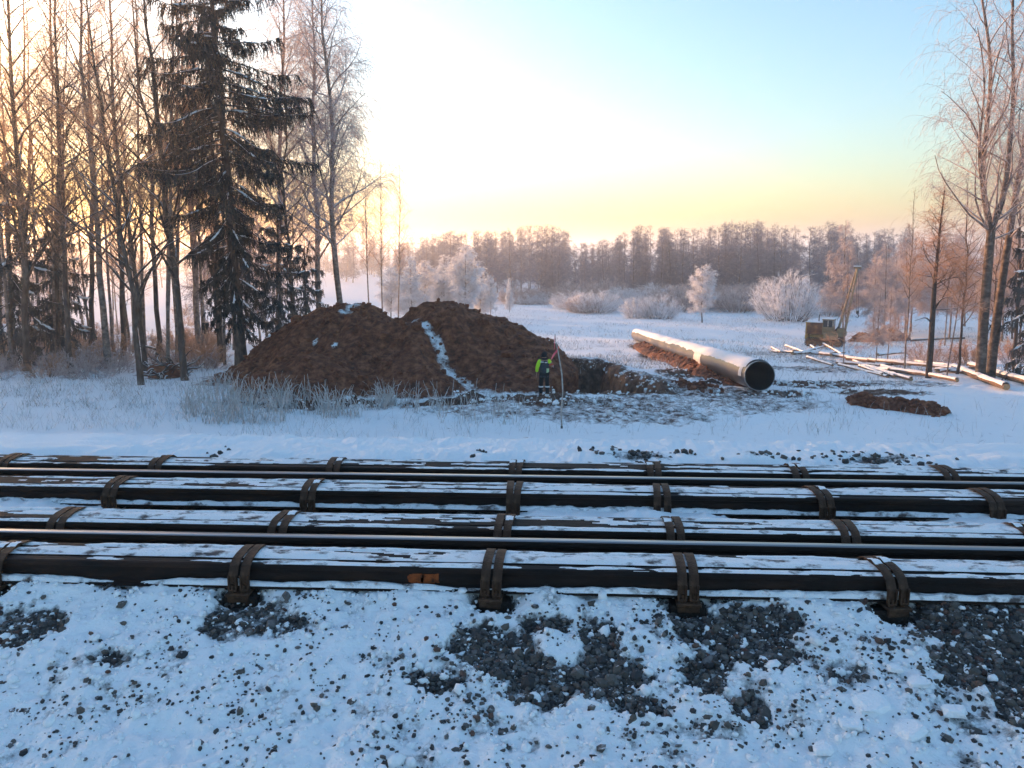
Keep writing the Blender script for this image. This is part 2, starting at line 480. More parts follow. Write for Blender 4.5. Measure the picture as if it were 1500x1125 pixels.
for k in range(1, 3):
    CLAMP_X.append([v + 1.45 * k for v in CLAMP_X[5]])
    CLAMP_X.append([v - 1.45 * k for v in CLAMP_X[0]])
SLX = [float(np.mean(c)) for c in CLAMP_X]

def bed_z(x, y, m):
    z = bed_base(y)
    snowy = sstep(0.62, 0.30, m)
    z = z + snowy * (0.030 + 0.05 * (fbm(x / 0.35, y / 0.35, 3, 51) - 0.4))
    z = z + 0.048 * (fbm(x / 0.085, y / 0.085, 3, 52) - 0.5) + 0.05 * (fbm(x / 0.22, y / 0.22, 2, 58) - 0.5) + 0.015 * (fbm(x / 0.025, y / 0.025, 2, 53) - 0.5)
    front = y < 4.62
    bank = np.exp(-((y - 4.50) / 0.10) ** 2) * 0.05 * fbm(x / 0.3, y, 3, 54)
    z = z + np.where(front, bank, 0)
    for c in CLAMP_X:                          # hollows round the sleeper ends
        q = ((x - c[0]) / 0.17) ** 2 + ((y - 4.50) / 0.10) ** 2
        z = z - 0.09 * np.exp(-q ** 1.5)
    mid = (y > 4.7) & (y < 8.2)
    z = z + np.where(mid, 0.05 * (fbm(x / 0.4, y / 0.15, 3, 55) - 0.6), 0)
    gap = (y > 5.55) & (y < 6.2)               # snow lies between the rails
    z = z + np.where(gap, 0.05 * sstep(0.35, 0.6, fbm(x / 0.9 + 5, y * 0, 2, 56)), 0)
    z = z + np.where(y > 7.2, 0.10 * np.exp(-((y - 7.65) / 0.35) ** 2) * (0.6 + 0.8 * fbm(x / 0.5, y / 0.5, 3, 57)), 0)
    return z
bx = axis(-60, -4.4, 4.4, 60, 0.0135, 1.2)
by = np.concatenate([np.arange(-2.5, 2.9, 0.3), np.arange(2.9, 4.7, 0.0135), np.arange(4.7, 9.3, 0.05)])
BX, BY = np.meshgrid(bx, by)
BM_ = bed_mask(BX, BY)
BM_ = np.minimum(BM_, 0.60)
q = np.zeros_like(BX)
for c in CLAMP_X:
    q = np.maximum(q, np.exp(-(((BX - c[0]) / 0.16) ** 2 + ((BY - 4.53) / 0.10) ** 2) ** 1.5))
BM_ = np.maximum(BM_, q)
BM_ = np.where((BY > 4.62) & (BY < 7.2), np.where((BY > 5.55) & (BY < 6.2), 0.25 + 0.45 * sstep(0.5, 0.36, fbm(BX / 0.9 + 5, BY * 0, 2, 56)), 0.75), BM_)
BM_ = np.where(BY > 7.2, 0.05 + 0.55 * np.exp(-((BY - 7.6) / 0.18) ** 2) * np.maximum(np.exp(-((BX - at(935, 672, 7.6)[0]) / 0.45) ** 2), np.maximum(np.exp(-((BX - at(1285, 677, 7.6)[0]) / 0.55) ** 2), 0.8 * np.exp(-((BX - at(1105, 672, 7.6)[0]) / 0.2) ** 2))), BM_)
heap = np.where(BY > 7.3, (BM_ - 0.05) * 0.05, 0)
bed = MB().add(np.stack([BX, BY, bed_z(BX, BY, BM_) + heap], -1), grid_faces(len(bx), len(by)), BM_).build('ballast_bed', M['ballast_snow'], smooth=True, attr='mask')
tag(bed, 'snow dusted ballast bed under and in front of the track', kind='structure')

def stones(name, xs, ys, zs, sz, m, rng, sub=ICO_V, subf=ICO_F, flat=(0.55, 1.0), smooth=False, sink=0.25):
    n = len(xs); k = len(sub)
    S = rng.uniform(0.7, 1.25, (n, 1, 3)) * np.array(sz)[:, None, None]
    S[:, :, 2] *= rng.uniform(*flat, (n, 1))
    J = sub[None] * (1 + rng.uniform(-0.38, 0.30, (n, k, 1))); J = np.sign(J) * np.abs(J) ** 0.8
    V = J * S
    a = rng.uniform(0, 6.28, n); b = rng.normal(0, 0.45, n); c, s = np.cos(a), np.sin(a); cb, sb = np.cos(b), np.sin(b)
    x = V[..., 0] * cb[:, None] + V[..., 2] * sb[:, None]; z = -V[..., 0] * sb[:, None] + V[..., 2] * cb[:, None]; y = V[..., 1]
    X = x * c[:, None] - y * s[:, None]; Y = x * s[:, None] + y * c[:, None]
    W = np.stack([X + xs[:, None], Y + ys[:, None], z + (zs + np.array(sz) * (0.5 - sink * 2 + 0.25))[:, None]], -1)
    F = subf[None] + (np.arange(n) * k)[:, None, None]
    return MB().add(W, F.reshape(-1, 3)).build(name, m, smooth=smooth)

def at_left(x, y): return x < -0.9
# ballast stones, dense in the bare patches and scattered over the snow
xs = rng.uniform(-4.3, 4.3, 120000); ys = rng.uniform(3.0, 4.60, 120000)
mk = bed_mask(xs, ys)
clump = fbm(xs / 0.12, ys / 0.12, 2, 71); mk0 = mk; mk = mk + rng.normal(0, .13, len(mk))
wide = fbm(xs / 0.7, ys / 0.5, 3, 74)
dens = 0.36 * sstep(0.25, 1.1, mk) + 0.05 * sstep(0.32, 0.6, mk0) + 0.10 * sstep(0.22, 0.5, mk0) * sstep(0.40, 0.62, clump) * sstep(.35, .6, wide) + 0.003
keep = rng.random(len(xs)) < dens * np.where(at_left(xs, ys), .45, 1.0)
xs, ys, mk = xs[keep], ys[keep], mk[keep]
sz = np.clip(rng.lognormal(-4.34, 0.40, len(xs)) * np.where(mk > .5, 1.0, .8), 0.005, 0.036)
zz = bed_z(xs, ys, mk)
red = rng.random(len(xs)) < 0.05
o = stones('gravel', xs[~red], ys[~red], zz[~red], sz[~red], M['stone'], rng); tag(o, 'dark grey crushed stone showing through the snow', kind='stuff')
o = stones('gravel', xs[red], ys[red], zz[red], sz[red], M['stone_red'], rng); tag(o, 'reddish crushed stone scattered among the dark ballast', kind='stuff')
# crumbs of snow on the ballast
n = 7000
xs = rng.uniform(-4.3, 4.3, n); ys = rng.uniform(3.0, 4.60, n); mk = bed_mask(xs, ys)
ok = fbm(xs / .2, ys / .2, 3, 73) + .4 * mk > .68
xs, ys, mk = xs[ok], ys[ok], mk[ok]
o = stones('gravel', xs, ys, bed_z(xs, ys, mk), np.clip(rng.lognormal(-5.0, .4, len(xs)), .003, .014), M['stone'], rng); tag(o, 'fine dark grit speckling the snow', kind='stuff')
n = 5200
xs = rng.uniform(-4.3, 4.3, n); ys = rng.uniform(3.0, 4.58, n); mk = bed_mask(xs, ys)
sz = np.clip(rng.lognormal(-4.65, 0.5, n), 0.004, 0.045)
o = stones('snow_crumbs', xs, ys, bed_z(xs, ys, mk), sz, M['snow'], rng, smooth=True); tag(o, 'loose crumbs of snow lying on the ballast', kind='stuff')
# gravel heaps on the shoulder behind the far bundle
hx, hy = [], []
for px, w, k in ((935, .5, 50), (1285, .6, 80), (1105, .2, 14), (700, .2, 6), (320, .15, 6)):
    c = at(px, 673, 7.6)[0]
    hx.append(rng.normal(c, w * .6, k)); hy.append(rng.normal(7.62, 0.12, k))
hx = np.concatenate(hx); hy = np.concatenate(hy)
hm = 0.05 + 0.85 * np.exp(-((hy - 7.6) / 0.22) ** 2) * np.maximum(np.exp(-((hx - at(935, 672, 7.6)[0]) / 0.45) ** 2), np.exp(-((hx - at(1285, 677, 7.6)[0]) / 0.55) ** 2))
o = stones('gravel', hx, hy, bed_z(hx, hy, hm) + (hm - .05) * .05, np.clip(rng.lognormal(-3.8, .3, len(hx)), .01, .04), M['stone'], rng); tag(o, 'small heaps of gravel on the shoulder beyond the track', kind='stuff')

# big chunks of snow lying in the foreground
CHUNKS = [(1275, 1045, .15, 'large flat slab of snow beside the dark gravel near the corner'), (1345, 1012, .085, 'small pale snow lump at the edge of the dark gravel'), (1245, 1075, .085, 'rounded snow lump below the large flat slab'),
          (1395, 1055, .09, 'angular snow lump near the corner, next to the gravel'), (1330, 1085, .12, 'broad snow slab lowest in the corner'), (1205, 1110, .07, 'snow lump at the bottom edge beside stones'), (1310, 990, .06, 'little snow lump highest of the broken slabs')]
for i, (px, py, r_, lb) in enumerate(CHUNKS):
    x, y = bedhit(px, py)
    k = len(ICO2_V); d = ICO2_V.copy()
    d = np.sign(d) * np.abs(d) ** 0.5
    d *= (1 + 0.75 * (fbm(ICO2_V[:, 0] * 1.6 + i * 7, ICO2_V[:, 1] * 1.6 + ICO2_V[:, 2] * 2, 3, 80 + i) - 0.5))[:, None]
    o = MB().add(d * np.array([r_ * .62, r_ * 0.5, r_ * 0.26]), ICO2_F).build('snow_chunk', M['snow'], smooth=False)
    o.location = (x, y, float(bed_base(y)) + 0.045); o.rotation_euler = (rng.normal(0.05, .12), rng.normal(0, .12), rng.uniform(-.6, .6))
    tag(o, lb, 'snow', 'snow chunks on the ballast')

# ---- rails
def rail_profile():
    """P65 rail section, foot at 0, head top at 0.18"""
    h = [(0.075, 0), (0.075, 0.011), (0.030, 0.024), (0.010, 0.040), (0.009, 0.095), (0.012, 0.125), (0.036, 0.138), (0.0375, 0.150), (0.036, 0.172), (0.029, 0.179), (0.012, 0.180)]
    return np.array(h + [(-x, z) for x, z in h[::-1]])
PR = rail_profile()
def rail_mesh(mb, x0, x1, y, z, flip=False, nseg=1, hs=1.0):
    xs = np.linspace(x0, x1, nseg + 1); k = len(PR)
    p = PR.copy(); p[:, 1] *= hs
    if flip: p[:, 1] = 0.18 * hs - p[:, 1]; p = p[::-1]
    V = np.stack([np.repeat(xs, k), np.tile(y + p[:, 0], nseg + 1), np.tile(z + p[:, 1], nseg + 1)], -1)
    s = np.arange(nseg)[:, None] * k; q = np.arange(k)[None]
    F = np.stack([s + q, s + (q + 1) % k, s + k + (q + 1) % k, s + k + q], -1).reshape(-1, 4)
    n0 = mb.n
    mb.add(V, F)
    mb.F.append(n0 + np.arange(k)[None, ::-1]); mb.F.append(n0 + nseg * k + np.arange(k)[None])
    return mb

RL = 45.0
for y, lb in ((Y_NEAR, 'polished running rail nearer to the train, low between two clamped bundles'), (Y_FAR, 'polished running rail farther from the train, low between two clamped bundles')):
    root = empty('running_rail', (0, y, -0.18))
    rail_mesh(MB(), -RL, RL, 0, 0).build('rail_body', M['rust'], root)
    hd = MB(); n = 2
    xs = np.array([-RL, RL]); pr = np.array([(-0.033, 0.1755), (-0.0285, 0.1805), (-0.012, 0.1815), (0.012, 0.1815), (0.0285, 0.1805), (0.033, 0.1755)]); k = len(pr)
    V = np.stack([np.repeat(xs, k), np.tile(pr[:, 0], 2), np.tile(pr[:, 1], 2)], -1)
    hd.add(V, [[i, i + 1, k + i + 1, k + i] for i in range(k - 1)])
    hd.build('running_surface', M['railtop'], root, smooth=True)
    tag(root, lb, 'rail', 'running rails')

def snow_strip(mb, x0, x1, y0, y1, z, thick, cover, seed, step=0.014, ny=11, ragged=0.03):
    """lumpy sheet of snow on a ledge, missing where the noise is low"""
    xs = np.arange(x0, x1, step); vv = np.linspace(0, 1, ny)
    X, Vv = np.meshgrid(xs, vv)
    Y = y0 + (y1 - y0) * Vv
    n = 0.6 * fbm(X / 0.55, Y / 0.12, 4, seed, 0.6) + 0.4 * fbm(X / 2.3, Y * 0, 2, seed + 9)
    edge = np.minimum(Vv, 1 - Vv) * 2
    lvl = n - (1 - cover) + 0.10 * (edge - 0.5)
    H = thick * np.clip(lvl * 5, 0, 1) ** 0.6 * (0.55 + 0.9 * fbm(X / 0.09, Y / 0.05, 3, seed + 3)) * np.clip(edge * 2.2 + 0.12, 0, 1)
    V = np.stack([X, Y, z + H], -1)
    F = grid_faces(len(xs), ny)
    keep = (lvl.ravel()[F] > 0).sum(1) >= 2
    mb.add(V, F[keep])
    return mb

def clamp_meshes():
    """yoke: two flat straps over the bundle with slotted lower ends, bearing plate and bolts below"""
    out = {}
    w, t, gap = 0.058, 0.010, 0.014
    half, top, bot = 0.195, 0.022, -0.150
    path = [(-half - 0.006, bot), (-half - 0.004, -0.07), (-half + 0.03, -0.015), (-half + 0.085, 0.014), (-0.05, top), (0.05, top), (half - 0.085, 0.014), (half - 0.03, -0.015), (half + 0.004, -0.07), (half + 0.006, bot)]
    p = np.array(path); tg = unit(np.gradient(p, axis=0)); nm = np.stack([-tg[:, 1], tg[:, 0]], -1)
    s = MB()
    k = len(p)
    ring = []
    for dx, o_ in ((-w / 2, 0), (w / 2, 0), (w / 2, t), (-w / 2, t)):
        q2 = p + nm * o_
        ring.append(np.stack([np.full(k, dx), q2[:, 0], q2[:, 1]], -1))
    V = np.stack(ring, 1).reshape(-1, 3)
    F = []
    for i in range(k - 1):
        for j in range(4):
            a = i * 4 + j; b = i * 4 + (j + 1) % 4
            F.append([a, b, b + 4, a + 4])
    s.add(V, F)
    s.add(V[:4], [[3, 2, 1, 0]]); s.add(V[-4:], [[0, 1, 2, 3]])
    # raised slot frame low on the near face
    for dx in (-w / 2 + 0.006, w / 2 - 0.006):
        cbox(s, (dx, -half - 0.022, -0.105), (0.011, 0.016, 0.10), 0.002)
    cbox(s, (0, -half - 0.022, -0.153), (w - 0.001, 0.018, 0.014), 0.003)
    out['strap'] = s.mesh('strap', M['strap'])
    b = MB()
    cbox(b, (0, 0, -0.176), (0.15, 2 * half + 0.11, 0.022), 0.004)
    cbox(b, (0, -half - 0.03, -0.207), (0.135, 0.022, 0.042), 0.004)
    out['plate'] = b.mesh('bearing_plate', M['strap'])
    c = MB()
    an = np.arange(6) * math.pi / 3
    for z0, z1, r_ in ((-0.225, -0.11, 0.009), (-0.168, -0.15, 0.019), (-0.206, -0.188, 0.019)):
        V = [(r_ * math.cos(a), r_ * math.sin(a), z) for z in (z0, z1) for a in an]
        c.add(V, [[i, (i + 1) % 6, 6 + (i + 1) % 6, 6 + i] for i in range(6)])
        c.add(V[6:], [[0, 1, 2, 3, 4, 5]]); c.add(V[:6], [[5, 4, 3, 2, 1, 0]])
    out['bolt'] = c.mesh('bolt', M['strap'])
    out['gap'] = (w + gap) / 2; out['half'] = half
    return out
CM = clamp_meshes()
snow_on_strap = MB()
snow_strip(snow_on_strap, -0.028, 0.028, -0.05, 0.06, 0.033, 0.012, 0.50, 5, 0.006, 12)
SOS = snow_on_strap.mesh('snow_cap', M['snow'], True)
PK_LABEL = {'D': 'bundle of rusty rails nearest to the camera, orange paint marks on its side', 'C': 'clamped rail bundle just behind the nearer running rail',
            'B': 'clamped rail bundle just in front of the farther running rail', 'A': 'clamped rail bundle farthest from the camera, against the snow bank'}
for ri, row in enumerate('DCBA'):
    y = PK_Y[row]
    root = empty('rail_bundle', (0, y, PK_TOP))
    for dy, fl in ((-0.1135, False), (0.0, True), (0.1135, False)):
        r_ = rail_mesh(MB(), -RL, RL, 0, 0, fl, hs=.845).build('rail', M['rust'], root)
        r_.location = (0, dy, -0.152 + (0.004 if fl else 0.0))
    sn = MB()
    cov = {'D': .59, 'C': .62, 'B': .56, 'A': .49}[row]
    snow_strip(sn, -9, 9, -0.072, 0.072, 0.005, 0.016, cov + 0.02, 100 + ri)                      # on the upturned foot
    snow_strip(sn, -9, 9, -0.1495, -0.080, -0.001, 0.012, cov - 0.01, 110 + ri, ny=9)              # on the near head
    snow_strip(sn, -9, 9, 0.083, 0.146, -0.001, 0.012, cov, 120 + ri, ny=9)
    snow_strip(sn, -9, 9, -0.188, -0.126, -0.137, 0.030, {'D': .68, 'C': .5, 'B': .66, 'A': .45}[row], 130 + ri, ny=9)   # on the near foot
    sn.build('snow_cover', M['thin_snow'], root, smooth=True)
    for ci, c in enumerate(CLAMP_X):
        cl = link('clamp', CM['plate'], root)
        cl.location = (c[ri], 0, 0); cl.rotation_euler = (0, rng.normal(0, .012), rng.normal(0, 0.05))
        for s in (-1, 1):
            st = link('strap', CM['strap'], cl); st.location = (s * CM['gap'], 0, rng.uniform(0, .004)); st.rotation_euler = (0, 0, rng.normal(0, 0.03))
            if rng.random() < .4:
                sc_ = link('snow_cap', SOS, cl); sc_.location = (s * CM['gap'], rng.uniform(-.02, .03), .002)
            for e in (-1, 1):
                bo = link('bolt', CM['bolt'], cl); bo.location = (s * CM['gap'], e * (CM['half'] + 0.022), -0.005)
    if row == 'D':
        for px, w_, seed in ((609, .115, 1), (630, .125, 2)):
            # worn paint patch on the web, an uneven edged sheet a few millimetres thick
            xc = at(px, 834, y - 0.12)[0]
            k = 40; a = np.arange(k) * 2 * math.pi / k
            rr = 0.5 * (0.92 + 0.55 * (fbm(np.cos(a) * 2.5 + 9 * seed, np.sin(a) * 2.5, 3, seed, .7) - .5))
            cxs = np.sign(np.cos(a)) * np.abs(np.cos(a)) ** .4 * w_ * rr; czs = np.sign(np.sin(a)) * np.abs(np.sin(a)) ** .4 * 0.085 * rr
            V = np.concatenate([np.stack([xc + cxs, np.full(k, -0.1265), -0.088 + czs * .8], -1), np.stack([xc + cxs, np.full(k, -0.1205), -0.088 + czs * .8], -1)])
            mbp = MB().add(V, [[i, (i + 1) % k, k + (i + 1) % k, k + i] for i in range(k)]); mbp.F.append(np.arange(k)[None, ::-1])
            pp = mbp.build('paint_mark', M['paint'], root)
            pp['label'] = 'worn orange paint patch on the dark rail web'
    tag(root, PK_LABEL[row], 'rail bundle', 'clamped rail bundles')

# ---- sleepers
sm = MB()
cbox(sm, (0, 0, 0), (0.22, 2.66, 0.16), 0.012)
sm = sm.mesh('sleeper', M['sleeper'])
SL_LABEL = ['sleeper under the clamps at the far end beside the left edge', 'buried sleeper under the clamps between the edge and the orange paint marks', 'dark sleeper whose end juts out right of the orange paint marks',
            'dark sleeper end below the middle clamp, beside a gravel patch', 'dark sleeper end in a snow hollow between two gravel patches', 'sleeper under the last clamps by the right edge']
for i, c in enumerate(CLAMP_X):
    o = link('sleeper', sm)
    o.location = (SLX[i], (Y_NEAR + Y_FAR) / 2, -0.185 - 0.098)
    ang = math.atan2(c[3] - c[0], PK_Y['A'] - PK_Y['D'])
    o.rotation_euler = (0, 0, -ang)
    tag(o, SL_LABEL[i] if i < 6 else 'buried sleeper beyond the edge of the picture', 'sleeper', 'sleepers under the track')
# ------------------------------------------------------------------ spoil mound beside the pit
rng = np.random.default_rng(11)
YR = 37.5
prof_px = [(345, 548), (360, 533), (380, 503), (414, 478), (450, 457), (490, 448), (530, 446), (560, 451), (580, 454), (600, 448), (622, 440), (665, 444), (702, 457), (748, 471), (785, 492), (815, 509), (850, 545)]
PX_ = np.array([at(px, py, YR)[0] for px, py in prof_px]); PZ_ = np.array([at(px, py, YR)[2] for px, py in prof_px])
_gp = [at(px, 505, Y)[[0, 1]] for px, Y in ((583, 37.6), (598, 36.0), (635, 34.6), (652, 33.0), (690, 31.6), (722, 30.2))]
GULLY = list(zip(_gp[:-1], _gp[1:]))
def mound_h(x, y):
    b = base_z(x, y)
    top = np.interp(x, PX_, PZ_, left=-9, right=-9) - base_z(x, np.full_like(y, YR))
    yr = YR + 0.8 * (fbm(x / 4, x * 0, 2, 131) - 0.5) * 2
    wf = np.interp(x, [-14, -10, -5, 0, 2], [5.5, 7.5, 8.2, 6.5, 4.5]); wb = 6.5
    t = np.where(y < yr, (yr - y) / wf, (y - yr) / wb)
    sh = np.clip(1 - t, 0, 1)
    sh = sh * sh * (3 - 2 * sh) * 0.45 + sh * 0.55
    z = np.maximum(top, -1.5) * sh
    # gullies and slumps
    ang = fbm(x / 1.8, y / 4.5, 4, 132, 0.55) - 0.5
    z = z + 0.65 * sh * (np.abs(fbm(x / 1.6, y / 2.0, 3, 137) - .5) * 2 - .25) * np.clip((yr - y) / 2.0 + .35, .35, 1) + sh * 1.5 * ang * np.clip(top, 0, 1.6) * np.clip((yr - y) / 2.5, .25, 1)
    for (ax, ay), (bx_, by_) in GULLY:
        dx, dy = bx_ - ax, by_ - ay
        tt = np.clip(((x - ax) * dx + (y - ay) * dy) / (dx * dx + dy * dy), 0, 1)
        z = z - 0.42 * np.exp(-((x - ax - dx * tt) ** 2 + (y - ay - dy * tt) ** 2) / .75) * np.clip(z, 0, 1)
    # lower heap tipped in front
    c = at(455, 560, 31.2)
    q = np.sqrt(((x - c[0]) / 3.5) ** 2 + ((y - 31.6) / 2.8) ** 2)
    z2 = 1.65 * np.clip(1 - q, 0, 1) ** 0.75 * (0.8 + 0.4 * fbm(x / 1.1, y / 1.1, 3, 133))
    z = np.maximum(z, z2)
    rough = 0.36 * (fbm(x / 0.6, y / 0.6, 4, 134, 0.6) - 0.5) + 0.14 * (fbm(x / 0.16, y / 0.16, 3, 135) - 0.5)
    z = z + rough * np.clip(z * 2 + 0.2, 0, 1)
    return b, z
mx_ = np.arange(-17, 4.2, 0.085); my_ = np.arange(27.5, 45.5, 0.085)
MX, MY = np.meshgrid(mx_, my_)
b_, h_ = mound_h(MX, MY)
edge = np.minimum.reduce([MX - mx_[0], mx_[-1] - MX, MY - my_[0], my_[-1] - MY])
MZ = b_ - 0.35 + np.where(h_ > 0.02, h_ + 0.35, 0) * sstep(0, 0.5, edge)
cut = pit_depth(MX, MY)
MZ = np.where((cut > 0.02) & (h_ < 0.5), b_ - 4.5, MZ)
# snow drifted into the gully that runs down the right part, and small patches
def mline(x, y, a, b, w):
    a = np.array(a); b = np.array(b); d = b - a; L = (d ** 2).sum()
    t = np.clip(((x - a[0]) * d[0] + (y - a[1]) * d[1]) / L, 0, 1)
    return np.clip(1 - np.hypot(x - a[0] - d[0] * t, y - a[1] - d[1] * t) / w, 0, 1)
def mound_pt(px, py):
    d = ray(px, py); ys = np.arange(28, 44, 0.05); t = ys / d[1]
    bb, hh = mound_h(d[0] * t, ys)
    k = np.argmax(CAM_Z + d[2] * t - (bb + hh) < 0)
    return (d[0] * t[k], ys[k], bb[k] + hh[k])
sm_ = np.zeros_like(MX)
pts = _gp[1:]
for p0, p1, w in zip(pts[:-1], pts[1:], (0.75, 0.6, 0.8, 0.9)):
    sm_ = np.maximum(sm_, mline(MX, MY, p0[:2], p1[:2], w))
for px, py, r_ in ((516, 452, .8), (462, 501, .35), (490, 505, .35), (500, 458, .5)):
    p0 = mound_pt(px, py)
    sm_ = np.maximum(sm_, np.clip(1 - np.hypot(MX - p0[0], (MY - p0[1]) * .6) / r_, 0, 1))
mask = 1.0 - 0.56 * sstep(0.02, 0.9, sm_ + 0.25 * (fbm(MX / .3, MY / .3, 3, 139) - .5) * (sm_ > 0))
mask = np.minimum(mask, np.clip(0.30 + 3.0 * (MZ - b_), 0, 1))        # its foot is dusted with snow
mask = np.where(h_ > 0.02, mask, 0.3)
MZ = MZ + 0.05 * (1 - mask) * (h_ > 0.3)
root = empty('earth_mound', (0, 0, 0))
MB().add(np.stack([MX, MY, MZ], -1), grid_faces(len(mx_), len(my_)), mask).build('heap', M['mound'], root, smooth=True, attr='mask')
n = 1500
cx_ = rng.uniform(-15, 2.5, n); cy_ = rng.uniform(28.5, 42, n)
cb, ch = mound_h(cx_, cy_); ok = (ch > 0.15) & ((pit_depth(cx_, cy_) < 0.05) | (ch > 0.5))
cx_, cy_, cz_ = cx_[ok], cy_[ok], (cb + ch)[ok]
o = stones('clods', cx_, cy_, cz_, np.clip(rng.lognormal(-2.75, 0.6, len(cx_)), 0.02, 0.30), M['clod'], rng); o.parent = root; o['kind'] = 'stuff'
tag(root, 'large heap of dug out reddish brown earth beside the pit', 'earth mound')

def earth_heap(name, px0, px1, py0, py1, h, ry, label, seed, mat_=None, n=160, snow=0.0):
    a = on(px0, py0); b = on(px1, py1)
    d = (b - a)[:2]; L = np.hypot(*d); u = d / L; v = np.array([-u[1], u[0]])
    s = np.linspace(-0.15 * L, 1.15 * L, int(max(24, L / 0.07))); w = np.linspace(-ry * 1.5, ry * 1.5, int(max(14, ry * 3 / 0.07)))
    S, W = np.meshgrid(s, w)
    X = a[0] + u[0] * S + v[0] * W; Y = a[1] + u[1] * S + v[1] * W
    q = np.sqrt((np.clip(np.abs(S / L - 0.5) * 2 - 0.55, 0, None) / 0.5) ** 2 + (W / ry) ** 2)
    H = h * np.clip(1 - q, 0, 1) ** 0.7 * (0.35 + 1.3 * fbm(S / 0.8, W / 0.8, 3, seed)) + 0.12 * (fbm(X / 0.25, Y / 0.25, 3, seed + 1) - 0.5) * (q < 1)
    gzv = ground_z(X, Y)
    Z = gzv + np.where(q < 1, H, 0) - 0.12 * sstep(0.8, 1.05, q)
    root = empty(name, (0, 0, 0))
    mk = np.clip(1.0 - snow * (0.4 + fbm(X / 0.5, Y / 0.5, 3, seed + 2)), 0, 1)
    mk = np.minimum(mk, np.clip(0.4 + 6 * H, 0, 1))
    MB().add(np.stack([X, Y, Z], -1), grid_faces(len(s), len(w)), mk).build('heap', mat_ or M['mound'], root, smooth=True, attr='mask')
    ss = rng.uniform(0, L, n); ww = rng.normal(0, ry * 0.45, n)
    x = a[0] + u[0] * ss + v[0] * ww; y = a[1] + u[1] * ss + v[1] * ww
    q = np.sqrt((np.clip(np.abs(ss / L - 0.5) * 2 - 0.55, 0, None) / 0.5) ** 2 + (ww / ry) ** 2)
    zz = ground_z(x, y) + h * np.clip(1 - q, 0, 1) ** 0.7 * (0.35 + 1.3 * fbm(ss / 0.8, ww / 0.8, 3, seed)) - 0.02
    o = stones('clods', x, y, zz, np.clip(rng.lognormal(-2.7, 0.45, n), 0.03, 0.2), M['clod'], rng); o.parent = root; o['kind'] = 'stuff'
    tag(root, label, 'earth heap')
earth_heap('earth_heap', 1243, 1385, 588, 609, 0.40, 0.55, 'low strip of dark red clods lying on the snow', 140, n=420)
earth_heap('earth_heap', 1247, 1330, 499, 498, 1.1, 1.3, 'dark brown soil bank behind the machine boom', 143, n=80, snow=0.25)
earth_heap('earth_heap', 935, 1085, 505, 566, 0.65, 1.1, 'dark soil bank under the side of the big pipe', 146, n=600, snow=0.12)
earth_heap('earth_heap', 985, 1060, 571, 574, 0.28, 0.5, 'small dirty clump of soil and snow in front of the pipe end', 149, n=120, snow=0.5)

n = 26000
cx_ = rng.uniform(-13, 17, n); cy_ = 24 + 26 * rng.random(n) ** 1.3
mk_ = ground_mask(cx_, cy_); cl_ = fbm(cx_ / .9, cy_ / .9, 3, 147)
ok = (rng.random(n) < sstep(.42, .95, mk_) * sstep(.35, .6, cl_)) & (pit_depth(cx_, cy_) < .3)
cx_, cy_ = cx_[ok], cy_[ok]
o = stones('clods', cx_, cy_, ground_z(cx_, cy_), np.clip(rng.lognormal(-3.1, .5, len(cx_)), .015, .16), M['clod_mud'], rng); tag(o, 'lumps of frozen soil strewn over the churned ground', kind='stuff')

# ------------------------------------------------------------------ steel pipe
pn = at(1113, 550, 0); pn = np.array([0.0, 0, 0])
RP = 0.62
near = at(1113, 551, 31.6); far = at(933, 491, 84.0)
gn = gz(near[0], near[1]); gf = gz(far[0], far[1])
near[2] = gn + RP + 0.08; far[2] = gf + RP - 0.02
axis_v = unit(far - near); LP = float(np.linalg.norm(far - near))
e1 = unit(np.cross(axis_v, [0, 0, 1])); e2 = np.cross(e1, axis_v)      # e2 is up across the pipe
M['coat'] = noisy('dark_pipe_coating', ((0.022, 0.022, 0.026), (0.042, 0.039, 0.038)), 3.0, 0.36, 0.05, 12, spec=0.5)
M['bare_steel'] = noisy('bare_pipe_steel', ((0.20, 0.20, 0.21), (0.33, 0.33, 0.34)), 8.0, 0.45, 0.1, 30, metal=0.7)
M['inside'] = noisy('pipe_inside', ((0.02, 0.02, 0.022), (0.05, 0.046, 0.044)), 5.0, 0.4)
M['wrap'] = noisy('pale_wrapping_film', ((0.60, 0.60, 0.62), (0.74, 0.74, 0.76)), 3.0, 0.5, 0.3, 10)
root = empty('steel_pipe', tuple(near))
def ring(s, r, a0=0.0, a1=2 * math.pi, n=48, closed=True):
    a = np.linspace(a0, a1, n, endpoint=not closed)
    return (axis_v * s)[None] + r * (np.cos(a)[:, None] * e1[None] + np.sin(a)[:, None] * e2[None])
def loft(mb, rings, closed=True):
    k = len(rings[0]); V = np.concatenate(rings); F = []
    m = k if closed else k - 1
    for i in range(len(rings) - 1):
        for j in range(m):
            F.append([i * k + j, i * k + (j + 1) % k, (i + 1) * k + (j + 1) % k, (i + 1) * k + j])
    return mb.add(V, F)
loft(MB(), [ring(s, RP) for s in np.linspace(0.16, LP, 20)]).build('pipe_wall', M['coat'], root, smooth=True)
loft(MB(), [ring(s, RP - 0.035) for s in np.linspace(LP, 0.02, 12)]).build('pipe_bore', M['inside'], root, smooth=True)
loft(MB(), [ring(0.17, RP - 0.003), ring(0.0, RP - 0.003), ring(0.0, RP - 0.028), ring(0.20, RP - 0.028)]).build('pipe_rim', M['bare_steel'], root)
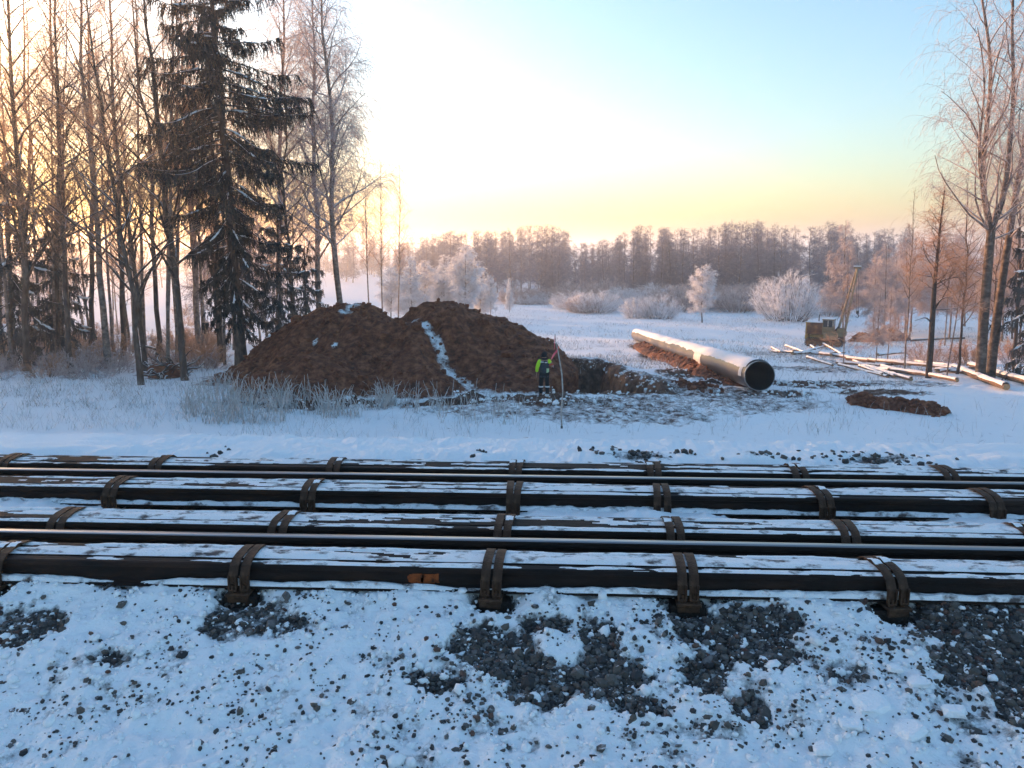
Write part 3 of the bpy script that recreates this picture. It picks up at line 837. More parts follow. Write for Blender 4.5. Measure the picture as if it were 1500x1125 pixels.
for k in range(1, 5):
    s0 = k * 11.4 + 0.4
    if s0 < LP: loft(MB(), [ring(s0 - 0.24, RP + 0.001), ring(s0 - 0.23, RP + 0.007), ring(s0 + 0.23, RP + 0.007), ring(s0 + 0.24, RP + 0.001)]).build('joint_sleeve', M['coat'], root, smooth=True)
# torn wrapping hanging down the near side
for s0, s1, low in ((0.55, 1.1, -0.12), (10.2, 12.4, -0.70)):
    rows = []
    ss = np.linspace(s0, s1, 24)
    for i, s in enumerate(ss):
        lo = low * (0.5 + 0.8 * float(vnoise(np.array(s * 2.1), np.array(3.0), 151))) - 0.0
        a = np.linspace(0.3 * math.pi, math.pi - lo, 16)
        rows.append((axis_v * s)[None] + (RP + 0.012 + 0.006 * vnoise(a * 3, a * 0 + s * 4, 5))[:, None] * (np.cos(a)[:, None] * e1[None] + np.sin(a)[:, None] * e2[None]))
    loft(MB(), rows, False).build('torn_wrapping', M['wrap'], root, smooth=True)
# snow lying along the top
ss = np.concatenate([np.arange(0.25, 16, 0.08), np.arange(16, LP, 0.3)])
rows = []
for s in ss:
    wl = 1.02 + 0.42 * (float(fbm(np.array(s / 0.8), np.array(1.0), 3, 152)) - 0.5); wr = 0.75 + 0.4 * (float(fbm(np.array(s / 0.9), np.array(9.0), 3, 153)) - 0.5)
    a = math.pi / 2 + np.linspace(-wr, wl, 15)
    t = np.clip(1 - np.abs(np.linspace(-1, 1, 15)) ** 3, 0, 1)
    th = 0.035 * t * (0.7 + 0.6 * fbm(np.full(15, s / 0.4), a * 2, 3, 154)) + 0.013
    rows.append((axis_v * s)[None] + (RP + th)[:, None] * (np.cos(a)[:, None] * e1[None] + np.sin(a)[:, None] * e2[None]))
loft(MB(), rows, False).build('snow_cover', M['snow'], root, smooth=True)
tag(root, 'long large diameter steel pipe with snow along its top, open end towards the track', 'pipe')

# thin pipe lying behind the birches on the far side
a = on(1335, 500); b = on(1412, 498)
r0 = empty('thin_pipe', tuple(a + [0, 0, .08]))
mbp = MB(); add_tubes(mbp, np.array([[0, 0, 0], (b - a) * .5, (b - a)]), np.full(3, .15), 14); mbp.build('pipe_wall', noisy('rusty_brown_pipe', ((0.09, .05, .03), (.16, .09, .06)), 4, .6), r0, smooth=True)
mbs = MB(); add_tubes(mbs, np.array([[0, 0, .13], (b - a) * .5 + [0, 0, .14], (b - a) + [0, 0, .13]]), np.array([.06, .1, .06]), 8); mbs.build('snow_cover', M['snow'], r0, smooth=True)
tag(r0, 'thin brown pipe on the snow seen between the birch trunks', 'pipe')

# ------------------------------------------------------------------ felled logs under snow
M['bark'] = noisy('dark_bark', ((0.035, 0.026, 0.022), (0.085, 0.062, 0.05), (0.16, 0.125, 0.105)), 6.0, 0.9, 0.7, 18, stretch=(1, 1, .35))
M['birch'] = noisy('birch_bark', ((0.045, 0.035, 0.03), (0.21, 0.155, 0.125), (0.38, 0.30, 0.25)), 3.5, 0.75, 0.5, 14, stretch=(1, 1, 1.6))
M['cutwood'] = noisy('sawn_wood', ((0.34, 0.20, 0.10), (0.46, 0.30, 0.16)), 20, .8)
M['log'] = noisy('felled_log_bark', ((0.07, 0.045, 0.03), (0.16, 0.10, 0.065), (0.25, .17, .12)), 5.0, 0.9, 0.6, 20)
LOGS = [((1396, 539), (1474, 571), .19, 'thick felled log in front, its cut end towards the trees'), ((1421, 536), (1510, 566), .22, 'thickest snow capped log at the right edge, behind another log'), ((1476, 549), (1530, 552), .17, 'log lying level at the right edge behind the thick ones'),
        ((1188, 520), (1236, 522), .10, None), ((1187, 508), (1200, 517), .09, None), ((1174, 521), (1215, 506), .08, None), ((1196, 503), (1234, 522), .09, None), ((1200, 524), (1272, 529), .12, None), ((1240, 528), (1332, 536), .13, None),
        ((1262, 537), (1302, 546), .11, None), ((1290, 542), (1382, 554), .13, None), ((1272, 531), (1396, 543), .12, None), ((1340, 531), (1402, 541), .12, None), ((1310, 528), (1396, 538), .10, None), ((1285, 521), (1326, 516), .10, None),
        ((1131, 517), (1162, 522), .09, None), ((1130, 511), (1143, 521), .08, None), ((1150, 508), (1182, 520), .08, None), ((1225, 533), (1290, 537), .10, None), ((1330, 546), (1402, 560), .11, None), ((1160, 514), (1210, 517), .08, None)]
for i in range(14):
    x0 = rng.uniform(1140, 1390); y0 = np.interp(x0, [1140, 1400], [512, 545]) + rng.uniform(-4, 12); dx = rng.uniform(28, 75)
    LOGS.append(((x0, y0), (x0 + dx, y0 + dx * rng.uniform(-.22, .38)), rng.uniform(.07, .12), None))
for i, ((x0, y0), (x1, y1), r_, lb) in enumerate(LOGS):
    a = on(x0, y0); b = on(x1, y1)
    a[2] += r_ * 0.8; b[2] += r_ * 0.9
    if lb is None: a[2] += rng.uniform(0, .12); b[2] += rng.uniform(0, .12)
    root = empty('felled_log', tuple(a)); v = b - a
    t = np.linspace(0, 1, 9)[:, None]
    P = v * t; P[:, 2] += 0.06 * (fbm(t[:, 0] * 3, t[:, 0] * 0 + i, 2, 160) - .5); 
    rad = r_ * np.linspace(1.0, 0.75, 9) * (0.94 + .12 * rng.random(9))
    m1 = MB(); add_tubes(m1, P, rad, 10, False); m1.build('trunk', M['log'], root, smooth=True)
    m2 = MB(); add_tubes(m2, np.array([P[0] - v * 0.001, P[0] + v * .012]), np.array([rad[0] * .97] * 2), 10); m2.build('cut_end', M['cutwood'], root)
    m2 = MB(); add_tubes(m2, np.array([P[-1] - v * .012, P[-1] + v * .001]), np.array([rad[-1] * .97] * 2), 10); m2.build('cut_end', M['cutwood'], root)
    # snow cap
    T = np.linspace(0.01, 0.99, 60); Pc = np.stack([np.interp(T, t[:, 0], P[:, k]) for k in range(3)], -1); rc = np.interp(T, t[:, 0], rad)
    side = unit(np.cross(v, [0, 0, 1.0])); a_ = np.linspace(-1.15, 1.15, 9)
    rows = []
    for j in range(60):
        th = (0.05 * (1 - np.abs(np.linspace(-1, 1, 9)) ** 2.5) * (.4 + 1.1 * fbm(np.full(9, T[j] * 12 + i * 9), a_ * 2, 3, 163)) + .008)
        ww = 0.75 + 0.5 * float(fbm(np.array(T[j] * 9), np.array(i * 3.0), 2, 164))
        rows.append(Pc[j][None] + (rc[j] + th)[:, None] * (np.sin(a_ * ww)[:, None] * side[None] + np.cos(a_ * ww)[:, None] * np.array([[0, 0, 1.0]])))
    loft(MB(), rows, False).build('snow_cover', M['snow'], root, smooth=True)
    tag(root, lb or 'thin felled pole half sunk in snow among others by the birches', 'log', 'felled logs beside the trees')

# ------------------------------------------------------------------ tracked pipelayer crane
M['yellow'] = noisy('faded_yellow_paint', ((0.20, 0.10, 0.035), (0.42, 0.26, 0.07), (0.50, 0.33, 0.12)), 1.6, 0.6, 0.1, 12)
M['rustpanel'] = noisy('rust_brown_panel', ((0.07, 0.025, 0.012), (0.17, 0.065, 0.025), (0.34, 0.15, 0.05)), 1.8, 0.75, 0.1, 12)
M['greenish'] = noisy('weathered_cab_paint', ((0.16, 0.11, 0.06), (0.33, 0.24, 0.13)), 2.0, 0.6)
M['darksteel'] = noisy('dark_track_steel', ((0.025, 0.02, 0.018), (0.07, 0.055, 0.045)), 5.0, 0.7, .2, 20)
M['glass'] = noisy('dark_cab_glass', ((0.02, 0.022, 0.025), (0.03, 0.032, 0.036)), 2, .12, spec=.6)
M['boom'] = noisy('boom_paint', ((0.16, 0.11, 0.06), (0.34, 0.26, 0.16)), 2.2, 0.6)
mp = on(1206, 507)
root = empty('pipelayer_crane', tuple(mp), R(-28)); root.scale = (.84, .84, .9)
S = (mp[1]) / FPX * 1.02                       # metres per photo pixel at the machine
def part(name, m, items, parent=None, bev=0.03):
    mb = MB()
    for it in items: cbox(mb, it[0], it[1], it[2] if len(it) > 2 else bev)
    return mb.build(name, m, parent or root)
# the machine stands along its own x axis: engine end at -x, boom on the far +x side
part('engine_hood', M['rustpanel'], [((-0.95, 0, 1.95), (1.75, 1.35, 1.25))])
rad_ = part('radiator_end', M['yellow'], [((-1.88, 0, 1.95), (0.14, 1.42, 1.32)), ((-1.96, 0, 2.5), (0.08, 1.2, .14)), ((-1.96, 0, 1.42), (0.08, 1.2, .14))])
for k in range(5): part('grille_bar', M['darksteel'], [((-1.965, -0.44 + .22 * k, 1.95), (0.05, 0.12, .78))], rad_, .01)
part('frame_beam', M['yellow'], [((-1.80, 0, 1.02), (0.35, 1.5, .5)), ((0, 0, 1.0), (3.0, .9, .45))])
part('engine_hood_snow', M['snow'], [((-0.98, 0, 2.62), (1.85, 1.38, .10))], None, .04)
cab = part('cab', M['greenish'], [((0.45, 0, 1.72), (1.15, 1.5, .85)), ((0.45, 0, 2.93), (1.3, 1.62, .12)), ((-0.08, -.70, 2.5), (.09, .09, .85)), ((-0.08, .70, 2.5), (.09, .09, .85)), ((0.98, -.70, 2.5), (.09, .09, .85)), ((0.98, .70, 2.5), (.09, .09, .85)), ((.45, -.70, 2.5), (.07, .07, .85))], None, .02)
for c, s_ in (((0.19, -.71, 2.5), (.42, .02, .72)), ((0.71, -.71, 2.5), (.42, .02, .72)), ((-0.10, 0, 2.5), (.02, 1.3, .72)), ((1.0, 0, 2.5), (.02, 1.3, .72))):
    part('window', M['glass'], [(c, s_)], cab, .004)
part('cab_snow', M['snow'], [((0.45, 0, 3.03), (1.34, 1.66, .10))], None, .04)
part('winch_deck', M['greenish'], [((1.65, 0, 1.45), (1.3, 1.7, .5)), ((1.75, .1, 1.85), (.7, 1.2, .35))])
part('counterweight', M['greenish'], [((.9, -1.25, 1.25), (1.5, .45, .7))])
part('exhaust', M['darksteel'], [((-.7, .3, 2.95), (.11, .11, .8))], None, .03)
for sy in (-1, 1):
    # crawler: an oval belt with plates, rollers inside
    cr = empty('crawler_track'); cr.parent = root; cr.location = (0.15, sy * 1.05, 0)
    k = 44; per = []
    hx_, r_ = 1.55, 0.46
    L1 = 2 * hx_; Lc = math.pi * r_; tot = 2 * L1 + 2 * Lc
    pl = MB(); cbox(pl, (0, 0, 0), (.125, .56, .05), .008); cbox(pl, (0, 0, .04), (.03, .56, .05), .004); plm = pl.mesh('track_plate', M['darksteel'])
    for j in range(k):
        d = j / k * tot
        if d < L1: x, z, an = -hx_ + d, 2 * r_, 0
        elif d < L1 + Lc: th = (d - L1) / r_; x, z, an = hx_ + r_ * math.sin(th), r_ + r_ * math.cos(th), -th
        elif d < 2 * L1 + Lc: x, z, an = hx_ - (d - L1 - Lc), 0, math.pi
        else: th = (d - 2 * L1 - Lc) / r_; x, z, an = -hx_ - r_ * math.sin(th), r_ - r_ * math.cos(th), math.pi - th
        po = link('track_plate', plm, cr); po.location = (x, 0, z + .03); po.rotation_euler = (0, -an, 0)
    for x, rr in ((-hx_, .40), (hx_, .40), (-.9, .17), (-.3, .17), (.3, .17), (.9, .17)):
        w = MB(); add_tubes(w, np.array([[0, -.2, 0], [0, .2, 0]]), np.array([rr, rr]), 16); wo_ = w.build('roller', M['rustpanel'], cr); wo_.location = (x, 0, .49 if rr > .3 else .26)
    w = MB(); cbox(w, (0, 0, .52), (2.7, .3, .24), .03); w.build('track_frame', M['rustpanel'], cr)
# boom: two legs meeting at the head, placed by sight in world space and brought into the machine's frame
bpy.context.view_layer.update()
inv = np.array(root.matrix_world.inverted())
def loc(p): return (inv @ np.array([*p, 1.0]))[:3]
Ym = mp[1]
tipw = at(1256, 392, Ym + 1.2); f1 = at(1229, 479, Ym - 0.6); f2 = at(1236, 493, Ym - 1.2)
bm_ = MB()
tip = loc(tipw); l1 = loc(f1); l2 = loc(f2)
add_tubes(bm_, np.array([l1, tip + [-.06, .1, 0]]), np.array([.14, .10]), 8); add_tubes(bm_, np.array([l2, tip + [.06, -.1, 0]]), np.array([.14, .10]), 8)
for t in (.3, .62): add_tubes(bm_, np.array([l1 * (1 - t) + tip * t, l2 * (1 - t) + tip * t]), np.array([.05, .05]), 6)
boom = bm_.build('boom', M['boom'], root)
hd = MB(); cbox(hd, tip, (.75, .5, .22), .03); hd.build('boom_head', M['boom'], boom)
hs = MB(); cbox(hs, tip + [0, 0, .15], (.8, .52, .08), .03); hs.build('snow_cover', M['snow'], boom)
hook = loc(at(1256, 459, Ym + 1.2))
cb_ = MB()
for dx in (-.09, .09): add_tubes(cb_, np.array([tip + [dx, 0, -.1], hook + [dx, 0, .2]]), np.array([.018, .018]), 5)
add_tubes(cb_, np.array([loc(at(1226, 470, Ym)), tip + [0, 0, -.12]]), np.array([.022, .022]), 5)
cb_.build('hoist_cable', M['darksteel'], root)
hk = MB(); cbox(hk, hook + [0, 0, .12], (.30, .18, .36), .04)
a_ = np.linspace(0, 4.4, 12); add_tubes(hk, np.stack([hook[0] + .16 * np.sin(a_), np.full(12, hook[1]), hook[2] - .28 + .16 * np.cos(a_)], -1), np.linspace(.06, .03, 12), 6); hk.build('hook_block', M['darksteel'], root)
fb = MB(); add_tubes(fb, np.array([l1, loc(at(1222, 486, Ym))]), np.array([.12, .12]), 7); add_tubes(fb, np.array([l2, loc(at(1226, 494, Ym - .3))]), np.array([.12, .12]), 7); fb.build('boom_foot', M['darksteel'], root)
tag(root, 'old yellow and rust brown tracked crane with slanted boom and hook', 'crane')

# ------------------------------------------------------------------ the worker by the pit
M['black'] = noisy('black_workwear', ((0.010, 0.010, 0.012), (0.022, 0.022, 0.026)), 20, .9)
M['greyvest'] = noisy('dark_grey_jacket', ((0.030, 0.036, 0.045), (0.055, 0.062, 0.072)), 12, .9)
M['lime'] = noisy('lime_sleeve', ((0.42, 0.75, 0.02), (0.55, 0.88, 0.04)), 12, .7)
M['redcloth'] = noisy('red_sleeve', ((0.45, 0.05, 0.03), (0.6, 0.09, 0.05)), 12, .7)
M['reflect'] = noisy('reflective_band', ((0.62, 0.64, 0.66), (0.75, 0.76, 0.78)), 20, .4)
M['skin'] = noisy('skin', ((0.32, 0.17, 0.12), (0.42, 0.24, 0.17)), 9, .6)
M['boot'] = noisy('boot_rubber', ((0.010, 0.009, 0.008), (0.02, 0.018, 0.016)), 9, .6)
M['paleband'] = noisy('pale_green_pocket', ((0.42, 0.55, 0.30), (0.5, 0.62, 0.36)), 9, .7)
def skin_mesh(name, pts, edges, rads, mat_, parent, root_i=0, sub=2):
    me = bpy.data.meshes.new(name); me.from_pydata(pts, edges, []); me.update()
    o = bpy.data.objects.new(name, me); scene.collection.objects.link(o)
    o.modifiers.new('Skin', 'SKIN'); o.modifiers['Skin'].use_smooth_shade = True
    for i, r_ in enumerate(rads):
        d = me.skin_vertices[0].data[i]; d.radius = (r_, r_) if np.isscalar(r_) else r_
        d.use_root = (i == root_i)
    s = o.modifiers.new('Sub', 'SUBSURF'); s.levels = sub; s.render_levels = sub
    dg = bpy.context.evaluated_depsgraph_get(); dg.update()
    nm = bpy.data.meshes.new_from_object(o.evaluated_get(dg))
    bpy.data.objects.remove(o); bpy.data.meshes.remove(me)
    nm.materials.clear(); nm.materials.append(mat_)
    return link(name, nm, parent)
J = dict(pel=(0, 0, .96), spi=(0, .01, 1.14), che=(0, .02, 1.36), nec=(0, .03, 1.48), hea=(0, .05, 1.56), hd2=(0, .07, 1.65), top=(0, .06, 1.72),
         shL=(-.19, .01, 1.43), elL=(-.285, -.03, 1.17), wrL=(-.30, .05, .93), paL=(-.305, .08, .85), shR=(.19, .01, 1.43), elR=(.30, .02, 1.19), wrR=(.33, .24, 1.25), paR=(.33, .31, 1.28),
         hiL=(-.10, 0, .90), knL=(-.125, .03, .50), anL=(-.13, -.01, .10), toL=(-.15, .15, .05), hiR=(.10, 0, .90), knR=(.12, .05, .50), anR=(.125, .0, .10), toR=(.15, .16, .05))
RB = dict(pel=.125, spi=.12, che=.135, nec=.062, hea=.085, hd2=.098, top=.05, shL=.062, elL=.045, wrL=.03, paL=(.042, .022), shR=.062, elR=.045, wrR=.03, paR=(.042, .022), hiL=.085, knL=.06, anL=.042, toL=.035, hiR=.085, knR=.06, anR=.042, toR=.035)
ED = [('pel', 'spi'), ('spi', 'che'), ('che', 'nec'), ('nec', 'hea'), ('hea', 'hd2'), ('hd2', 'top'), ('che', 'shL'), ('shL', 'elL'), ('elL', 'wrL'), ('wrL', 'paL'), ('che', 'shR'), ('shR', 'elR'), ('elR', 'wrR'), ('wrR', 'paR'),
      ('pel', 'hiL'), ('hiL', 'knL'), ('knL', 'anL'), ('anL', 'toL'), ('pel', 'hiR'), ('hiR', 'knR'), ('knR', 'anR'), ('anR', 'toR')]
# fingers: unequal, bent, thumb from the side of the palm
for sd, dirn, side in (('L', np.array([-.02, .05, -.99]), np.array([0, 1.0, .05])), ('R', np.array([0, .85, .5]), np.array([0, -.5, .85]))):
    p = np.array(J['pa' + sd]); dirn = dirn / np.linalg.norm(dirn); side = side / np.linalg.norm(side)
    curl = np.array([.35, .1, 0]) * (1 if sd == 'L' else -1)
    for q, (off, ln) in enumerate(((.033, .070), (.011, .080), (-.011, .074), (-.032, .058))):
        a1 = p + side * off + dirn * .045; a2 = a1 + (dirn + curl * .3) * ln * .5; a3 = a2 + (dirn + curl * 1.2) * ln * .45
        for nm_, pt, rr in (('a', a1, .0095), ('b', a2, .009), ('c', a3, .0075)): J[f'f{sd}{q}{nm_}'] = tuple(pt); RB[f'f{sd}{q}{nm_}'] = rr
        ED += [('pa' + sd, f'f{sd}{q}a'), (f'f{sd}{q}a', f'f{sd}{q}b'), (f'f{sd}{q}b', f'f{sd}{q}c')]
    t1 = p + side * .045 - dirn * .01; t2 = t1 + (side * .8 + dirn * .7) * .035; t3 = t2 + (side * .3 + dirn) * .03
    for nm_, pt, rr in (('a', t1, .011), ('b', t2, .010), ('c', t3, .008)): J[f't{sd}{nm_}'] = tuple(pt); RB[f't{sd}{nm_}'] = rr
    ED += [('pa' + sd, f't{sd}a'), (f't{sd}a', f't{sd}b'), (f't{sd}b', f't{sd}c')]
def sub_skel(names, radii, name, mat_, parent, root_n):
    names = list(names); ix = {n_: i for i, n_ in enumerate(names)}
    e = [(ix[a], ix[b]) for a, b in ED if a in ix and b in ix]
    return skin_mesh(name, [J[n_] for n_ in names], e, [radii[n_] if n_ in radii else RB[n_] for n_ in names], mat_, parent, ix[root_n])
pw = on(797, 583)
per = empty('person', tuple(pw), R(4))
sub_skel(J.keys(), {}, 'body', M['skin'], per, 'pel')
J['hemJ'] = (0, 0, .84); ED += [('pel', 'hemJ')]
jk = sub_skel(['hemJ', 'pel', 'spi', 'che', 'nec'], dict(hemJ=(.19, .15), pel=(.19, .15), spi=(.18, .145), che=(.215, .15), nec=.10), 'jacket', M['greyvest'], per, 'pel')
J['cuL'] = tuple(np.array(J['elL']) * .2 + np.array(J['wrL']) * .8); J['slL'] = (-.12, .015, 1.45); J['slR'] = (.12, .015, 1.45); J['cuR'] = tuple(np.array(J['elR']) * .15 + np.array(J['wrR']) * .85)
ED += [('slL', 'shL'), ('elL', 'cuL'), ('slR', 'shR'), ('elR', 'cuR')]
sub_skel(['slL', 'shL', 'elL', 'cuL'], dict(slL=.075, shL=.098, elL=.08, cuL=.062), 'sleeve', M['lime'], per, 'slL')
J['mdR'] = tuple(np.array(J['shR']) * .55 + np.array(J['elR']) * .45); ED += [('shR', 'mdR'), ('mdR', 'elR')]
sub_skel(['slR', 'shR', 'mdR'], dict(slR=.075, shR=.098, mdR=.088), 'sleeve', M['lime'], per, 'slR')
sub_skel(['mdR', 'elR', 'cuR'], dict(mdR=.09, elR=.085, cuR=.068), 'sleeve', M['redcloth'], per, 'elR')['label'] = 'red lower sleeve'
sub_skel(['pel', 'hiL', 'knL', 'anL', 'hiR', 'knR', 'anR'], dict(pel=.155, hiL=.115, knL=.088, anL=.078, hiR=.115, knR=.088, anR=.078), 'trousers', M['black'], per, 'pel')
sub_skel(['anL', 'toL'], dict(anL=.07, toL=.05), 'boot', M['boot'], per, 'anL'); sub_skel(['anR', 'toR'], dict(anR=.07, toR=.05), 'boot', M['boot'], per, 'anR')
J['hoA'] = (0, .0, 1.50); J['hoB'] = (0, .030, 1.55); J['hoC'] = (0, .05, 1.64); J['hoD'] = (0, .045, 1.71); ED += [('hoA', 'hoB'), ('hoB', 'hoC'), ('hoC', 'hoD')]
hv = ICO2_V * np.array([.118, .135, .125]) + np.array([0, .055, 1.665]); hv[:, 2] = np.maximum(hv[:, 2], 1.60)
hm_ = MB().add(hv, ICO2_F); a_ = np.linspace(0, 2 * math.pi, 21); add_tubes(hm_, np.stack([.112 * np.cos(a_), .055 + .128 * np.sin(a_), np.full(21, 1.605)], -1), np.full(21, .022), 6, False)
hm_.build('hat', M['black'], per, smooth=True)
cl_ = MB(); add_tubes(cl_, np.stack([.085 * np.cos(a_), .03 + .085 * np.sin(a_), np.full(21, 1.515)], -1), np.full(21, .038), 6, False); cl_.build('collar', M['black'], per, smooth=True)
fc = MB()                                       # face on the far side: brow, nose, mouth, eyes, ears
for c, s_ in (((0, .175, 1.615), (.022, .03, .03)),): fc.add(ICO_V * np.array(s_) + np.array(c), ICO_F)
for sx in (-1, 1): fc.add(ICO_V * np.array((.014, .022, .03)) + np.array((sx * .098, .06, 1.615)), ICO_F)
fc.build('face', M['skin'], per, smooth=True)
ey = MB()
for sx in (-1, 1): ey.add(ICO_V * .013 + np.array((sx * .035, .158, 1.64)), ICO_F)
ey.build('eyes', M['black'], per, smooth=True)
for z, y_, rx, ry in ((.40, .028, .095, .095),):
    for sx, nm_ in ((-.126, 'l'), (.121, 'r')):
        a_ = np.linspace(0, 2 * math.pi, 20, endpoint=False)
        rows = [np.stack([sx + rx * np.cos(a_), y_ + ry * np.sin(a_), np.full(20, zz)], -1) for zz in (z - .028, z + .028)]
        loft(MB(), rows).build('reflective_band', M['reflect'], per, smooth=True)
for c, s_, m_, nm_ in (((-.10, -.152, 1.405), (.13, .012, .032), 'reflect', 'reflective_band'), ((.06, -.155, 1.385), (.11, .012, .032), 'reflect', 'reflective_band'), ((.13, -.118, 1.06), (.10, .03, .17), 'paleband', 'pocket_flap'), ((.355, .05, 1.21), (.012, .06, .10), 'reflect', 'reflective_band')):
    mbx = MB(); cbox(mbx, c, s_, .005); mbx.build(nm_, M[m_], per)
tag(per, 'person seen from behind in dark jacket with lime sleeves, standing at the pit edge', 'person')

# ------------------------------------------------------------------ crooked marker pole with pink ribbon
pb = hit(823, 630); pb[2] = gz(pb[0], pb[1])
Yp = pb[1]
M['pole'] = noisy('peeled_pole', ((0.20, 0.16, 0.13), (0.52, 0.48, 0.45)), 6, .8)
M['ribbon'] = noisy('pink_ribbon', ((0.70, 0.10, 0.13), (0.85, 0.16, 0.20)), 6, .6)
pp_ = [(823, 632), (822, 600), (824.5, 575), (823, 548), (820, 530), (817, 513), (814, 500), (813, 489)]
P = np.array([at(x, y, Yp) for x, y in pp_]) - pb
root = empty('marker_pole', tuple(pb))
m_ = MB(); add_tubes(m_, P, np.array([.030, .028, .026, .024, .022, .019, .015, .012]), 7); m_.build('stick', M['pole'], root, smooth=True)
m_ = MB(); add_tubes(m_, np.concatenate([P[:1] - [0, 0, .05], P[:1] + (P[1:2] - P[:1]) * .25]), np.array([.04, .036]), 7); m_.build('charred_foot', M['sleeper'], root)
def ribbon(a, b, w, nm_):
    a = at(*a, Yp) - pb; b = at(*b, Yp) - pb; k = 8
    t = np.linspace(0, 1, k)[:, None]; c = a + (b - a) * t; c[:, 1] += .05 * np.sin(t[:, 0] * 7)
    up = np.array([0.3, .5, .8]) * w / 2
    V = np.concatenate([c - up, c + up, c - up + [0, .004, 0], c + up + [0, .004, 0]])
    f = [[i, i + 1, k + i + 1, k + i] for i in range(k - 1)]; f2 = [[2 * k + i, 3 * k + i, 3 * k + i + 1, 2 * k + i + 1] for i in range(k - 1)]
    MB().add(V, f + f2).build(nm_, M['ribbon'], root, smooth=True)
ribbon((818, 511), (808, 524), .24, 'ribbon'); ribbon((813, 490), (812, 512), .08, 'ribbon')
tag(root, 'thin crooked pole with a pink ribbon, stuck in the snow near the worker', 'pole')
# ------------------------------------------------------------------ trees: generator
def frosted(name, cols, amount, scale=6.0):
    """bark with rime and snow lying on its upper sides"""
    m = noisy(name, cols, scale, 0.85, 0.5, 16)
    nt = m.node_tree; p = [n for n in nt.nodes if n.type == 'BSDF_PRINCIPLED'][0]
    src = p.inputs['Base Color'].links[0].from_socket
    geo = N(nt, 'ShaderNodeNewGeometry'); sep = N(nt, 'ShaderNodeSeparateXYZ'); nt.links.new(geo.outputs['Normal'], sep.inputs[0])
    tc = N(nt, 'ShaderNodeTexCoord'); no = N(nt, 'ShaderNodeTexNoise', i_Scale=3.0, i_Detail=5.0); nt.links.new(tc.outputs['Object'], no.inputs['Vector'])
    ad = N(nt, 'ShaderNodeMath', operation='MULTIPLY_ADD'); ad.inputs[1].default_value = 0.8; nt.links.new(no.outputs['Fac'], ad.inputs[0]); nt.links.new(sep.outputs['Z'], ad.inputs[2])
    mr = N(nt, 'ShaderNodeMapRange'); mr.inputs['From Min'].default_value = 1.05 - amount; mr.inputs['From Max'].default_value = 1.35 - amount; nt.links.new(ad.outputs[0], mr.inputs[0])
    mx = N(nt, 'ShaderNodeMix', data_type='RGBA'); mx.inputs[7].default_value = (0.80, 0.80, 0.82, 1)
    nt.links.new(mr.outputs[0], mx.inputs[0]); nt.links.new(src, mx.inputs[6]); nt.links.new(mx.outputs[2], p.inputs['Base Color'])
    return m
M['branch_dark'] = frosted('dark_branch', ((0.025, 0.018, 0.015), (0.06, 0.043, 0.034), (0.10, 0.075, 0.06)), 0.15)
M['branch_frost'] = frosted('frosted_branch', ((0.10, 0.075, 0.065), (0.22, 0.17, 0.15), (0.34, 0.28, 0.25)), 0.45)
M['birch_old'] = noisy('old_birch_bark', ((0.03, 0.024, 0.02), (0.11, 0.078, 0.06), (0.30, 0.22, 0.17)), 2.6, 0.75, 0.7, 12, stretch=(1, 1, 1.5))
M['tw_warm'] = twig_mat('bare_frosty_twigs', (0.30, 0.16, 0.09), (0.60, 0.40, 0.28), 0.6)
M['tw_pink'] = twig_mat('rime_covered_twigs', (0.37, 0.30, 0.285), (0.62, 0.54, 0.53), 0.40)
M['tw_white'] = twig_mat('thick_white_rime_twigs', (0.66, 0.65, 0.67), (0.84, 0.84, 0.86), 0.40)
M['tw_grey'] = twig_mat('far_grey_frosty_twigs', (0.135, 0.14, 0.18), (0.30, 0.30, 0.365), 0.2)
M['needle'] = noisy('spruce_needles', ((0.010, 0.013, 0.012), (0.026, 0.031, 0.028), (0.075, 0.080, 0.080)), 2.2, 0.85)
M['needle_frost'] = noisy('frosted_spruce_needles', ((0.03, 0.035, 0.032), (0.12, 0.125, 0.125)), 2.2, 0.85)

def grow(P0, D0, L, S, jit, grav, rng, gpow=1.0):
    n = len(P0); d = unit(D0); p = P0.copy(); out = [p.copy()]
    st = (np.broadcast_to(L, (n,)) / S)[:, None]
    for s in range(S):
        d = unit(d + rng.normal(0, jit, (n, 3)) + np.array([0, 0, 1.0]) * (np.broadcast_to(grav, (n,)) * ((s + 1) / S) ** gpow)[:, None])
        p = p + d * st; out.append(p.copy())
    return np.stack(out, 1)
def spawn(P, n, t0, t1, ang, rng, golden=False):
    Nn, S, _ = P.shape
    t = t0 + (t1 - t0) * (np.arange(n)[None] + rng.uniform(0.05, .95, (Nn, n))) / n
    f = t * (S - 1); i = np.minimum(f.astype(int), S - 2); fr = (f - i)[..., None]
    ii = np.arange(Nn)[:, None]
    pos = P[ii, i] * (1 - fr) + P[ii, i + 1] * fr
    tan = unit(P[ii, i + 1] - P[ii, i])
    if golden:
        az = (np.arange(n)[None] * 2.39996 + rng.uniform(0, 6.28, (Nn, 1)) + rng.normal(0, .4, (Nn, n)))
        rv = np.stack([np.cos(az), np.sin(az), np.zeros_like(az)], -1)
    else:
        rv = rng.normal(size=(Nn, n, 3))
    per_ = unit(rv - tan * (rv * tan).sum(-1, keepdims=True))
    a = rng.normal(ang, 0.14, (Nn, n))[..., None]
    d = tan * np.cos(a) + per_ * np.sin(a)
    return pos.reshape(-1, 3), d.reshape(-1, 3), t.ravel(), np.repeat(np.arange(Nn), n)

